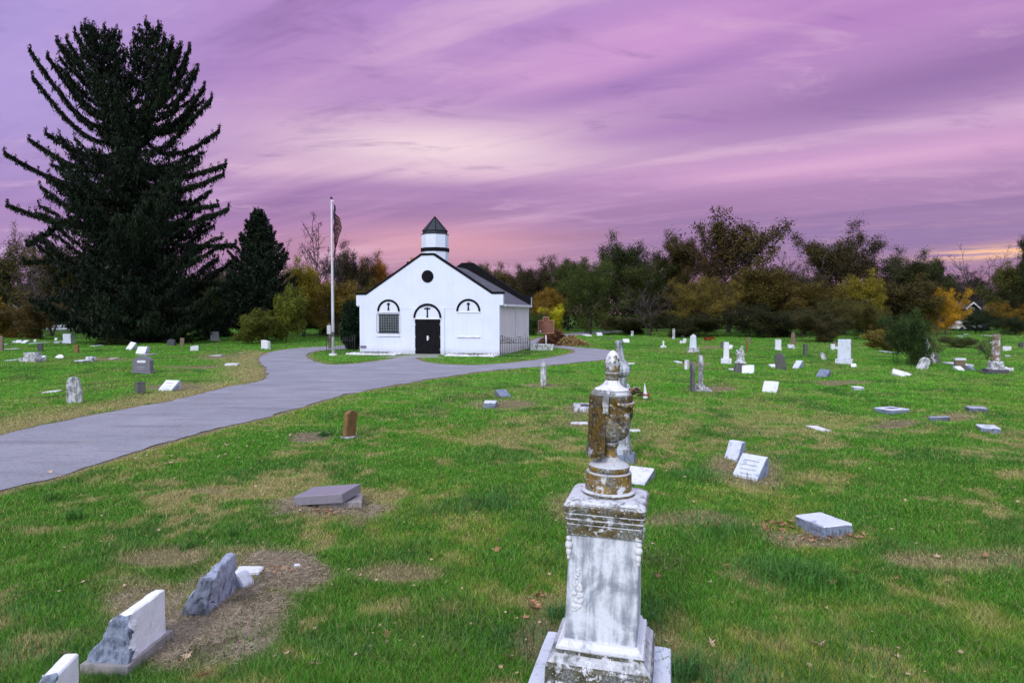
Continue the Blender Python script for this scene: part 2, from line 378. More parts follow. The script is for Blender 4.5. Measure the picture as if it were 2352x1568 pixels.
M['brown'] = stone('brown_sandstone', (.17, .12, .08), (.08, .06, .045), .5, 5)
M['rust'] = stone('rust_stained_marble', (.19, .105, .03), (.08, .05, .02), .55, 6)
M['dark'] = stone('blackened_stone', (.11, .11, .10), (.04, .045, .04), .6, 6)
M['concrete'] = stone('concrete_footing', (.30, .28, .27), (.16, .15, .14), .5, 6)
M['ink'] = simple('engraved_dark', (.05, .05, .055), rough=.8)
M['black'] = simple('black_paint', (.005, .005, .007), (.008, .008, .010), .8, 3, bs=0)
M['black'].node_tree.nodes['Principled BSDF'].inputs['Specular IOR Level'].default_value = .12
M['iron'] = simple('black_iron', (.014, .014, .015), rough=.5, scale=20)
M['white_metal'] = simple('white_painted_metal', (.80, .80, .84), (.72, .72, .76), .45, 2)
M['trim'] = simple('white_trim', (.76, .75, .78), rough=.6)
M['steel'] = simple('brushed_steel', (.7, .7, .7), rough=.35, metal=.7)
M['glass'] = simple('dark_glass', (.02, .03, .035), rough=.08, bs=0)
M['brick'] = simple('orange_brick', (.42, .17, .08), (.30, .11, .05), .8, 9)
M['marker'] = simple('brown_marker_paint', (.16, .055, .035), (.13, .045, .03), .6, 10)
M['gold'] = simple('tan_lettering', (.50, .26, .14), rough=.6)
M['wood'] = simple('old_wood', (.16, .12, .09), (.09, .07, .05), .85, 8)
M['leaf_brown'] = simple('dry_leaf', (.40, .22, .11), (.24, .12, .06), .8, 25)
M['leaf_dark'] = simple('dark_dry_leaf', (.13, .07, .04), (.22, .12, .06), .8, 25)
M['leaf_pale'] = simple('pale_dry_leaf', (.55, .40, .28), (.40, .26, .16), .8, 25)
M['bark'] = simple('bark', (.055, .042, .035), (.028, .022, .02), .9, 5, bs=.6, bd=.05)
M['bark_grey'] = simple('grey_bark', (.16, .14, .14), (.07, .06, .06), .9, 5, bs=.5, bd=.05)
# stucco wall
def stucco(name, c1, c2):
    m, t, b = mat(name); oc = t.new('ShaderNodeTexCoord').outputs['Object']
    n = t.noise(oc, .8, 5, .6); f = t.noise(oc, 14, 6, .7)
    drip = t.noise(t.mapping(oc, scale=(2.5, 2.5, .12)), 2.0, 5, .6)
    sp = t.new('ShaderNodeSeparateXYZ'); t.l.new(oc, sp.inputs[0])
    c_ = t.mix(t.m('MULTIPLY', t.ss(n, .4, .7), .6), c1, c2)
    c_ = t.mix(t.m('MULTIPLY', t.ss(drip, .48, .75), .12), c_, (.42, .41, .43))
    c_ = t.mix(t.m('MULTIPLY', t.m('MULTIPLY', t.ss(sp.outputs[2], .55, .0), t.ss(f, .36, .58)), .70), c_, (.30, .29, .26))
    t.put(b.inputs['Base Color'], c_); b.inputs['Roughness'].default_value = .85
    bump(t, b, f, .25, .01); return m
M['stucco'] = stucco('white_stucco', (.66, .70, .80), (.59, .635, .75)); M['stucco_side'] = stucco('cream_stucco', (.66, .62, .63), (.60, .56, .58))
# shingles
m, t, b = mat('grey_shingles'); oc = t.new('ShaderNodeTexCoord').outputs['Object']
br = t.new('ShaderNodeTexBrick'); t.put(br.inputs['Vector'], t.mapping(oc, scale=(1, 1, 1)))
br.inputs['Scale'].default_value = 1; br.inputs['Mortar Size'].default_value = .02; br.inputs['Brick Width'].default_value = .3; br.inputs['Row Height'].default_value = .17
br.inputs['Color1'].default_value = (.055, .058, .075, 1); br.inputs['Color2'].default_value = (.11, .11, .135, 1); br.inputs['Mortar'].default_value = (.04, .04, .05, 1)
t.put(b.inputs['Base Color'], t.mix(.4, br.outputs[0], t.mix(t.noise(oc, 3, 6, .7), (.045, .045, .06), (.12, .12, .15)))); b.inputs['Roughness'].default_value = .85
bump(t, b, br.outputs[1], -.5, .02); M['shingle'] = m
# asphalt
m, t, b = mat('worn_asphalt'); oc = t.new('ShaderNodeTexCoord').outputs['Object']
n1 = t.noise(oc, .5, 5, .6, .5); n2 = t.noise(oc, 90, 4, .8); n3 = t.noise(t.mapping(oc, scale=(.25, 1.4, 1), rot=(0, 0, R(-35))), 1.1, 5, .6)
vor = t.new('ShaderNodeTexVoronoi', feature='DISTANCE_TO_EDGE'); t.put(vor.inputs['Vector'], t.mapping(t.mix(.22, oc, t.new('ShaderNodeTexNoise').outputs[1]), scale=(.22, .16, 1))); vor.inputs['Scale'].default_value = 1
c_ = t.mix(t.ss(n1, .35, .68), (.190, .195, .225), (.260, .262, .300))
c_ = t.mix(t.m('MULTIPLY', t.ss(n3, .50, .64), .75), c_, (.120, .122, .145))
c_ = t.mix(t.m('MULTIPLY', t.ss(t.noise(t.mapping(oc, scale=(.5, 2.2, 1), rot=(0, 0, R(-40))), 2.2, 6, .7), .5, .7), .45), c_, (.11, .105, .125))
c_ = t.mix(t.m('MULTIPLY', t.ss(n2, .45, .62), .55), c_, (.35, .33, .38)); c_ = t.mix(t.m('MULTIPLY', t.ss(n2, .47, .33), .5), c_, (.08, .075, .09))
c_ = t.mix(t.m('MULTIPLY', t.ss(vor.outputs[0], .006, .002), .18), c_, (.07, .065, .07))
gr_ = t.noise(oc, 16, 5, .75)
c_ = t.mix(t.m('MULTIPLY', t.ss(gr_, .50, .62), .40), c_, (.33, .33, .36)); c_ = t.mix(t.m('MULTIPLY', t.ss(gr_, .48, .36), .40), c_, (.10, .10, .115))
c_ = t.mix(t.m('MULTIPLY', t.ss(t.noise(oc, 1.4, 6, .7), .58, .66), .30), c_, (.30, .27, .22))
t.put(b.inputs['Base Color'], c_); b.inputs['Roughness'].default_value = .85; bump(t, b, n2, .35, .006); M['asphalt'] = m
# lawn sheet and blades
m, t, b = mat('lawn_soil'); at = t.new('ShaderNodeAttribute', attribute_name='Col'); oc = t.new('ShaderNodeTexCoord').outputs['Object']
n1 = t.noise(oc, 14, 6, .75); n2 = t.noise(oc, 3, 6, .7)
c_ = t.mix(t.ss(n1, .62, .38, 0, .62), at.outputs[0], t.mix(.7, at.outputs[0], (.02, .03, .01)))
c_ = t.mix(t.ss(n2, .55, .75, 0, .35), c_, t.mix(.5, at.outputs[0], (.20, .22, .06)))
t.put(b.inputs['Base Color'], c_); b.inputs['Roughness'].default_value = .95; b.inputs['Specular IOR Level'].default_value = .1
bump(t, b, t.m('ADD', n1, n2), .8, .05); M['lawn'] = m
m, t, b = mat('grass_blade'); at = t.new('ShaderNodeAttribute', attribute_name='Col')
t.put(b.inputs['Base Color'], at.outputs[0]); b.inputs['Roughness'].default_value = .6; b.inputs['Specular IOR Level'].default_value = .25
tr = t.new('ShaderNodeBsdfTranslucent'); t.put(tr.inputs[0], at.outputs[0]); mx = t.new('ShaderNodeMixShader'); mx.inputs[0].default_value = .25
t.l.new(b.outputs[0], mx.inputs[1]); t.l.new(tr.outputs[0], mx.inputs[2]); t.l.new(mx.outputs[0], m.node_tree.nodes['Material Output'].inputs[0]); M['blade'] = m
# foliage: colour of the object, varied leaf by leaf
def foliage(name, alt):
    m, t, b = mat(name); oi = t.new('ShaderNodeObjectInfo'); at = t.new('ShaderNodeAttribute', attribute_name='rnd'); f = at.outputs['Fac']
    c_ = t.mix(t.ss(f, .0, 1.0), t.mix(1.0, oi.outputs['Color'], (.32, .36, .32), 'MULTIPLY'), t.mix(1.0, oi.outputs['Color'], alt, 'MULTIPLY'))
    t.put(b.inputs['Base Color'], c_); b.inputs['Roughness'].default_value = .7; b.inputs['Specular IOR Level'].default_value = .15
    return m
M['fol'] = foliage('autumn_foliage', (2.3, 2.15, 1.4)); M['needle'] = foliage('conifer_needles', (1.7, 1.9, 1.6))
# ------------------------------------------------------------------ ground
def axis(lo, hi, fine_lo, fine_hi, s, g=1.07):
    a = list(np.arange(fine_lo, fine_hi + 1e-6, s)); st_ = s
    while a[-1] < hi: st_ *= g; a.append(a[-1] + st_)
    st_ = s
    while a[0] > lo: st_ *= g; a.insert(0, a[0] - st_)
    return np.array(a)
gx = axis(-900, 900, -16, 16, .14); gy = axis(-60, 1200, 3, 26, .14)
XX, YY = np.meshgrid(gx, gy); x = XX.ravel(); y = YY.ravel()
rd = road_dist(x, y); onr = on_road(x, y); z = GZ(x, y, rd, onr)
z = z - .03 * sst(rd, 0, .4) * onr
far = sst(np.hypot(x, y), 140, 300); z = z * (1 - far)
crgb, _, _ = lawn(x, y, rd, onr, np.full_like(x, .5))
nx_, ny_ = len(gx), len(gy); idx = np.arange(nx_ * ny_).reshape(ny_, nx_)
F = np.stack([idx[:-1, :-1], idx[:-1, 1:], idx[1:, 1:], idx[1:, :-1]], -1).reshape(-1, 4)
g = np_mesh('ground', np.stack([x, y, z], 1), F, M['lawn'], attrs={'Col': ('FLOAT_COLOR', np.concatenate([crgb * .55, np.ones((len(x), 1))], 1))}, smooth=True)
tag(g, kind='structure')
# road sheet
def sheet(name, loops, step, zoff, material, hole=None):
    pts = []; edges = []
    for L in loops:
        s0 = len(pts); pts += [Vector(p) for p in L]; n = len(L); edges += [(s0 + i, s0 + (i + 1) % n) for i in range(n)]
    A = np.array(loops[0]); lo = A.min(0); hi = A.max(0)
    ax, ay = np.meshgrid(np.arange(lo[0], hi[0], step), np.arange(lo[1], hi[1], step)); ax = ax.ravel(); ay = ay.ravel()
    ok = inpoly(ax, ay, A)
    for h in loops[1:]: ok &= ~inpoly(ax, ay, np.array(h))
    pts += [Vector((a, b_)) for a, b_ in zip(ax[ok], ay[ok])]
    vs, es, fs, *_ = delaunay_2d_cdt(pts, edges, [], 0, 1e-4)
    V = np.array([(v.x, v.y) for v in vs]); Fc = np.array([f for f in fs if len(f) == 3]); cc = V[Fc].mean(1)
    ok = inpoly(cc[:, 0], cc[:, 1], A)
    for h in loops[1:]: ok &= ~inpoly(cc[:, 0], cc[:, 1], np.array(h))
    Fc = Fc[ok]; a, b_, c2 = V[Fc[:, 0]], V[Fc[:, 1]], V[Fc[:, 2]]
    fl = ((b_ - a)[:, 0] * (c2 - a)[:, 1] - (b_ - a)[:, 1] * (c2 - a)[:, 0]) < 0; Fc[fl] = Fc[fl][:, ::-1]
    o = np_mesh(name, np.concatenate([V, np.full((len(V), 1), zoff)], 1), Fc, material); return tag(o, kind='structure')
def jag(P, amp, step=.25):
    out = []
    for i in range(len(P)):
        a = np.array(P[i - 1]); b_ = np.array(P[i]); L = np.linalg.norm(b_ - a); n = max(1, int(L / step)); nn = np.array([-(b_ - a)[1], (b_ - a)[0]]) / (L + 1e-9)
        for k in range(n):
            p = a + (b_ - a) * k / n; q = float(fbm(np.array([p[0] * 1.6]), np.array([p[1] * 1.6]), 4)[0]) - .5; out.append(tuple(p + nn * q * amp))
    return out
sheet('road', [jag(ROAD, .38, .12), jag(ISL, .34, .12)], 1.5, .012, M['asphalt'])
sheet('gravel_path', [jag(PATH, .3, .5)], 2.0, .008, M['asphalt'])
# ------------------------------------------------------------------ grass blades
def blades(N, seed, dmin, dmax, hscale=.85, pw=2.3):
    r = np.random.default_rng(seed); q = 2 - pw
    u = r.random(N); d = (dmin ** q + u * (dmax ** q - dmin ** q)) ** (1 / q)
    bx = (r.random(N) * 2 - 1) * (d * .84 + 1.2); by = d
    rd_ = road_dist(bx, by); on = on_road(bx, by); rnd = r.random(N)
    cl, hf, dd = lawn(bx, by, rd_, on, rnd)
    keep = ~(on & (rd_ > .05 * r.random(N))) & (r.random(N) > dd * .72)
    lc = ((bx + 5.41) * .973 - (by - 43.88) * .228, (bx + 5.41) * .228 + (by - 43.88) * .973)
    keep &= ~((np.abs(lc[0]) < 4.8) & (lc[1] > -.05) & (lc[1] < 9.2))
    bx, by, rd_, on, rnd, cl, hf = [a[keep] for a in (bx, by, rd_, on, rnd, cl, hf)]; n = len(bx)
    bz = GZ(bx, by, rd_, on); dd_ = by
    wd = np.maximum(.0030, .00075 * dd_) * (.7 + .8 * r.random(n)); ht = (.030 + .045 * r.random(n) ** 2) * hf * hscale * np.where(rd_ < .25, .7, 1)
    ht *= 1 + .6 * (fbm(bx * 2.3, by * 2.3, 2) > .62)
    th = r.random(n) * 2 * np.pi; ph = r.random(n) * 2 * np.pi; ln = ht * (.25 + 1.0 * r.random(n))
    ux, uy = np.cos(th) * wd / 2, np.sin(th) * wd / 2
    V = np.empty((n, 3, 3)); V[:, 0] = np.stack([bx - ux, by - uy, bz - .004], 1); V[:, 1] = np.stack([bx + ux, by + uy, bz - .004], 1)
    V[:, 2] = np.stack([bx + np.cos(ph) * ln, by + np.sin(ph) * ln, bz + ht], 1)
    cl = cl * (.40 + 1.45 * r.random((n, 1)) ** 1.3); pale = (r.random(n) > .93)[:, None]; cl = np.where(pale, cl * .5 + np.array([.22, .26, .10]), cl); cl = np.clip(cl, 0, .6)
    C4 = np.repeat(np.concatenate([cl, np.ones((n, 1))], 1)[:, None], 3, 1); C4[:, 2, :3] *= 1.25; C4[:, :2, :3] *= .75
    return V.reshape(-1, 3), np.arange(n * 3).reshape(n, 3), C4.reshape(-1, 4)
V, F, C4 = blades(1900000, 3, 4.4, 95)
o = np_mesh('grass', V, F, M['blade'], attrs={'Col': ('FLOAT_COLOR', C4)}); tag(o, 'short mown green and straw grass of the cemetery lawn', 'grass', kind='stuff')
# dry thatch lying over the bare patches
def thatch(N, seed):
    r = np.random.default_rng(seed); px = []; py = []
    W_ = np.array([rx * ry * (k if k > .5 else 0) * (1 if cy > 1000 else .15) for (cx, cy, rx, ry, k) in patches]); W_ /= W_.sum(); pick = r.choice(len(patches), N, p=W_)
    P_ = np.array([q[:4] for q in patches], float)[pick]; a = r.random(N) * 6.283; q = np.sqrt(r.random(N)) * 1.12
    px = P_[:, 0] + P_[:, 2] * q * np.cos(a) * 1.25; py = P_[:, 1] + P_[:, 3] * q * np.sin(a) * 1.25
    Y_ = FPX * CAMH / (py - 718); X_ = (px - 1176) / FPX * Y_; rd_ = road_dist(X_, Y_); on = on_road(X_, Y_); _, _, dd_ = lawn(X_, Y_, rd_, on, r.random(N)); ok = ~on & (r.random(N) < dd_ ** 1.5 * sst(fbm(X_ * 3, Y_ * 3, 3), .28, .56)); X_, Y_, rd_, on = X_[ok], Y_[ok], rd_[ok], on[ok]; n = len(X_); Z_ = GZ(X_, Y_, rd_, on) + .006 + .022 * r.random(n)
    th = r.random(n) * 6.283; L = .035 + .08 * r.random(n); w_ = np.maximum(.0025, .00045 * Y_); bend = r.normal(0, .5, n)
    d = np.stack([np.cos(th), np.sin(th), r.normal(0, .22, n)], 1) * (L / 2)[:, None]; d2 = np.stack([np.cos(th + bend), np.sin(th + bend), r.normal(0, .3, n)], 1) * (L / 2)[:, None]; u = np.stack([-np.sin(th), np.cos(th), np.full(n, .4)], 1) * w_[:, None] / 2
    C = np.stack([X_, Y_, Z_], 1); V = np.concatenate([np.stack([C - d - u * .4, C - d + u * .4, C + u, C - u], 1), np.stack([C - u, C + u, C + d2 + u * .2, C + d2 - u * .2], 1)]).reshape(-1, 3)
    cb = np.where((r.random(n) > .35)[:, None], np.array([.54, .46, .34]), np.array([.26, .19, .11])) * (.5 + .8 * r.random((n, 1))); cb = np.concatenate([cb, cb]); C4 = np.repeat(np.concatenate([cb, np.ones((len(cb), 1))], 1), 4, 0)
    o = np_mesh('dry_thatch', V, np.arange(len(V)).reshape(-1, 4), M['blade'], attrs={'Col': ('FLOAT_COLOR', C4)}); tag(o, 'dead straw and clippings lying over the bare patches', 'grass', kind='stuff')
thatch(110000, 9)
# long tufts: (px, py, spread m, count, length m)
rs = np.random.default_rng(12)
def tuft_arrays(items):
    Vs = []; Cs = []
    for (px, py, sp, cnt, ln, tint) in items:
        p = G(px, py); n = cnt
        bx = p.x + rs.normal(0, sp, n); by = p.y + rs.normal(0, sp * .8, n); bz = np.full(n, p.z)
        ph = rs.random(n) * 2 * np.pi; L = ln * (.5 + .7 * rs.random(n)); le = L * (.25 + .65 * rs.random(n)); hh = L * (.85 - .35 * rs.random(n))
        wdt = .0035 * (1 + .25 * max(p.y - 6, 0) / 3); ux = -np.sin(ph) * wdt; uy = np.cos(ph) * wdt
        b0 = np.stack([bx, by, bz], 1); u = np.stack([ux, uy, np.zeros(n)], 1); dr = np.stack([np.cos(ph), np.sin(ph), np.zeros(n)], 1)
        mid = b0 + dr * (le * .35)[:, None] + np.array([0, 0, 1]) * (hh * .7)[:, None]; tip = b0 + dr * le[:, None] + np.array([0, 0, 1]) * (hh * (.75 + .3 * rs.random(n)))[:, None]
        Vs.append(np.stack([b0 - u, b0 + u, mid + u * .8, mid - u * .8], 1)); Vs.append(np.stack([mid - u * .8, mid + u * .8, tip + u * .1, tip - u * .1], 1))
        cb = np.array(tint) * (.5 + rs.random((n, 1))); Cs += [np.repeat(cb[:, None], 4, 1)] * 2
    V = np.concatenate(Vs).reshape(-1, 3); C3 = np.concatenate(Cs).reshape(-1, 3)
    return V, np.arange(len(V)).reshape(-1, 4), np.concatenate([C3, np.ones((len(C3), 1))], 1)
gr = (.07, .20, .03); tl = (.055, .16, .035); ol = (.13, .19, .05)
items = [(1810, 1330, .30, 900, .20, gr), (1760, 1310, .22, 300, .18, gr), (1880, 1335, .15, 260, .24, gr), (1560, 1560, .12, 300, .26, tl), (1700, 1585, .25, 400, .2, tl),
         (1020, 1175, .22, 300, .14, gr), (1110, 1160, .3, 500, .16, tl), (1640, 1215, .35, 800, .15, gr), (1580, 1095, .3, 700, .16, gr), (1150, 1480, .35, 500, .15, tl), (990, 1420, .3, 400, .14, ol),
         (1290, 1420, .08, 200, .2, tl), (745, 1000, .06, 160, .14, tl), (120, 1150, .04, 60, .2, gr), (168, 1195, .05, 90, .25, gr), (536, 1235, .03, 60, .25, gr), (430, 1260, .05, 60, .15, gr),
         (1500, 1290, .2, 300, .14, ol), (1960, 1180, .3, 300, .12, gr), (1240, 1290, .3, 300, .12, gr), (750, 1510, .3, 300, .12, tl), (900, 1500, .3, 300, .12, ol), (1960, 1560, .4, 400, .14, tl),
         (2200, 1480, .5, 500, .10, ol), (2280, 1300, .4, 300, .10, gr), (150, 1500, .3, 400, .12, tl), (60, 1400, .3, 300, .1, tl), (1850, 1060, .5, 500, .10, gr), (1700, 1000, .4, 300, .1, tl), (820, 1000, .25, 300, .07, tl),
         (500, 1500, .2, 150, .1, ol), (1470, 1440, .2, 260, .18, tl), (1500, 1400, .2, 260, .16, gr), (2100, 1010, .6, 400, .1, gr), (600, 1450, .3, 220, .1, ol)]
V, F, C4 = tuft_arrays(items)
o = np_mesh('grass_tufts', V, F, M['blade'], attrs={'Col': ('FLOAT_COLOR', C4)}); tag(o, 'longer tufts of grass standing above the mown lawn', 'grass', kind='stuff')
# ------------------------------------------------------------------ trees
def leaf_quads(C, size, r, rnd, aspect=.62, up=0.0, drop=None):
    """leaf-sized diamonds at centres C; drop gives hanging tassels instead of free leaves"""
    n = len(C); a = r.normal(size=(n, 3))
    if drop is not None: a = a * .35 + np.array([0, 0, -1.0]) * drop
    a[:, 2] += up
    a /= np.linalg.norm(a, axis=1)[:, None]; b_ = np.cross(a, r.normal(size=(n, 3))); b_ /= np.linalg.norm(b_, axis=1)[:, None] + 1e-9
    s = (size * (.6 + .8 * r.random(n)))[:, None]; a = a * s; b_ = b_ * s * aspect
    V = np.stack([C - a, C + b_ * .5 - a * .15, C + a, C - b_ * .5 - a * .15], 1).reshape(-1, 3)
    return V, np.arange(4 * n).reshape(n, 4), np.repeat(rnd, 4)
def curve_pts(p, d, L, n, r, wob=.15, lift=0.0):
    pts = [Vector(p)]; d = Vector(d).normalized()
    for i in range(n):
        d = (d + Vector((r.normal(0, wob), r.normal(0, wob), r.normal(0, wob) + lift))).normalized(); pts.append(pts[-1] + d * (L / n))
    return pts
def make_tree_data(seed, H=1.0, W=.7, cb=.25, nl=18, leaf=26, lsize=.014, shape='oval', twig=1.0, multi=1, clump=.034, upw=.75):
    """unit-height broadleaf tree: (bark bmesh, leaf arrays)"""
    r = np.random.default_rng(seed); random.seed(seed); bm = bmesh.new(); tips = []
    for mtrunk in range(multi):
        base = (r.normal(0, .01) * (multi > 1), r.normal(0, .01) * (multi > 1), -.01)
        a0_ = mtrunk * 6.283 / multi + .5; ln_ = (.10 + .03 * multi) * (multi > 1)
        tr = curve_pts(base, (ln_ * math.cos(a0_) + r.normal(0, .02), ln_ * math.sin(a0_) + r.normal(0, .02), 1), H * .86 * (1 if mtrunk == 0 else r.uniform(.78, .98)), 9, r, .045)
        tr0 = .020 / (multi ** .5)
        rad = [tr0 * (1 - .88 * i / 9) for i in range(10)]; rad[0] *= 1.5
        tube(bm, tr, rad, 7, False)
        N = nl // multi
        for i in range(N):
            t_ = cb + (.93 - cb) * ((i + r.random()) / N) ** .85
            k = t_ * 9 / 1.0; k0 = min(int(k), 8); p = tr[k0].lerp(tr[k0 + 1], k - k0)
            a = i * 2.4 + r.normal(0, .5); q = (t_ - cb) / (1 - cb)
            prof = {'oval': math.sin(math.pi * min(1, .18 + .82 * q)) ** .6 * (1 - .25 * q), 'round': math.sqrt(max(.05, 1 - (2 * q - .9) ** 2 * .8)), 'vase': .45 + .65 * q * (1.35 - q * .9), 'cone': 1.05 - .85 * q}[shape]
            L = W * .5 * prof * (.7 + .5 * r.random()) * 1.15
            up_ = upw + .9 * q + r.normal(0, .15)
            lim = curve_pts(p, (math.cos(a), math.sin(a), up_), L * math.hypot(1, up_ * .6), 6, r, .14, .02)
            lr = rad[k0] * .5
            tube(bm, lim, [max(.0016 * twig, lr * (1 - .85 * j / 6)) for j in range(7)], 4, False)
            for j in range(2, 7):
                for s_ in range(2):
                    d2 = (lim[j] - lim[j - 1]).normalized() + Vector(r.normal(0, .75, 3)); d2.z = d2.z * .7 + .25
                    L2 = L * .38 * (.6 + .7 * r.random()) * (1.15 - j / 9)
                    br_ = curve_pts(lim[j], d2, L2, 3, r, .2, .03); tube(bm, br_, [max(.0012, lr * .3) * twig, .0012 * twig, .0009 * twig, .0006 * twig], 3, False)
                    tips += [br_[2], br_[3]]
                    for u_ in range(2):
                        d3 = Vector(r.normal(0, .8, 3)); d3.z += .35; tw = curve_pts(br_[1 + u_], d3, L2 * .6, 2, r, .25); tips += [tw[-1]]
                        tube(bm, tw, [.0009 * twig, .0007 * twig, .0004 * twig], 3, False)
    tips = np.array([tuple(v) for v in tips]); cr_ = r.random(len(tips))
    nL = r.poisson(leaf, len(tips)); rep = np.repeat(np.arange(len(tips)), nL)
    C = tips[rep] + r.normal(0, clump, (len(rep), 3)) * (.6 + .8 * r.random(len(tips)))[rep][:, None]
    C[:, 2] = np.maximum(C[:, 2], .03)
    V, F, rn = leaf_quads(C, lsize, r, np.clip(cr_[rep] * .7 + r.random(len(rep)) * .4 - .05, 0, 1))
    return bm, (V, F, rn)
PROTO = {}
def proto(name, **kw):
    bm, L = make_tree_data(**kw)
    cxy = (np.percentile(L[0][:, 0], 1) + np.percentile(L[0][:, 0], 99)) / 2, (np.percentile(L[0][:, 1], 1) + np.percentile(L[0][:, 1], 99)) / 2
    L[0][:, 0] -= cxy[0]; L[0][:, 1] -= cxy[1]
    for v in bm.verts: v.co.x -= cxy[0]; v.co.y -= cxy[1]
    me = bpy.data.meshes.new(name + '_trunk'); bm.normal_update(); bm.to_mesh(me); bm.free(); me.materials.append(M['bark'])
    o = np_mesh(name + '_crown', L[0], L[1], M['fol'], attrs={'rnd': ('FLOAT', L[2])}); lm = o.data; bpy.data.objects.remove(o)
    PROTO[name] = (me, lm)
proto('full_a', seed=1, W=1.0, cb=.12, nl=30, lsize=.012, leaf=50, shape='oval')
proto('full_b', seed=2, W=1.1, cb=.12, nl=30, lsize=.012, leaf=48, shape='round')
proto('full_c', seed=3, W=.95, cb=.14, nl=30, lsize=.012, leaf=44, shape='oval', multi=2)
proto('dense', seed=4, W=1.45, cb=.10, nl=30, leaf=44, shape='round', clump=.042, upw=.35)
proto('sparse', seed=5, W=.95, cb=.20, nl=34, leaf=13, lsize=.013, shape='oval', multi=2, clump=.022, twig=1.9)
proto('sparse_b', seed=15, W=1.0, cb=.26, nl=30, leaf=11, lsize=.012, shape='round', clump=.022, twig=1.9)
proto('bare', seed=6, W=.9, cb=.20, nl=26, leaf=1.2, lsize=.012, shape='vase', multi=3, clump=.015, twig=2.4)
proto('bare_round', seed=7, W=1.3, cb=.24, nl=30, leaf=1.5, lsize=.012, shape='round', multi=2, clump=.02, twig=2.4)
proto('bush', seed=8, W=2.0, cb=.04, nl=30, leaf=50, lsize=.030, shape='round', multi=4, clump=.075, upw=.3)
proto('bush_b', seed=9, W=1.6, cb=.03, nl=28, leaf=34, lsize=.032, shape='vase', multi=5, clump=.060, upw=.5)
proto('twiggy', seed=10, W=1.5, cb=.05, nl=28, leaf=5, lsize=.016, shape='vase', multi=5, clump=.03, twig=3)
def tree(pr, name, cat, label, px, dep, top, wpx, color, group=None, bark=None, base=None, rz=None, zlow=None):
    """px centre, dep metres, top photo row, wpx crown width in photo pixels"""
    if base is not None: p = G(px, base); dep = p.y
    else: xx, yy_ = PD(px, dep); p = Vector((xx, yy_, gz1(xx, yy_)))
    H = zat(top, dep) - p.z; Wm = wpx * dep / FPX
    me, lm = PROTO[pr]; W0 = max(v for v in (lm.dimensions if hasattr(lm, 'dimensions') else [0])) if False else PW[pr]
    r = random.Random(int(px * 7 + top)); rot = r.uniform(0, 6.28) if rz is None else rz
    o = empty(name, p, rot)
    s = Wm / W0; hz = H / PH[pr]
    a = bpy.data.objects.new('trunk', me); b_ = bpy.data.objects.new('crown', lm); link(a, o); link(b_, o)
    for q in (a, b_): q.scale = (s, s, hz)
    b_.color = (*color, 1)
    if bark: a.material_slots[0].link = 'OBJECT'; a.material_slots[0].material = M[bark]
    return tag(o, label, cat, group)
PW = {}; PH = {}
for k, (me, lm) in PROTO.items():
    co = np.empty(len(lm.vertices) * 3, np.float32); lm.vertices.foreach_get('co', co); co = co.reshape(-1, 3)
    PW[k] = float(max(np.percentile(co[:, i], 99) - np.percentile(co[:, i], 1) for i in (0, 1))); PH[k] = float(np.percentile(co[:, 2], 99.9 if 'bare' in k or 'sparse' in k or 'twig' in k else 98.6)); print('PROTO', k, round(PW[k], 2), round(PH[k], 2), len(lm.polygons))
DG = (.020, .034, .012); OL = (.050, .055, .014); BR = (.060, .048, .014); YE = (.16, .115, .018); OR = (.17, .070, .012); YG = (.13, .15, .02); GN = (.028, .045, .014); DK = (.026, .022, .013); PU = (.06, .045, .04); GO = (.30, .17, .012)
TG = 'trees of the wood around the cemetery'
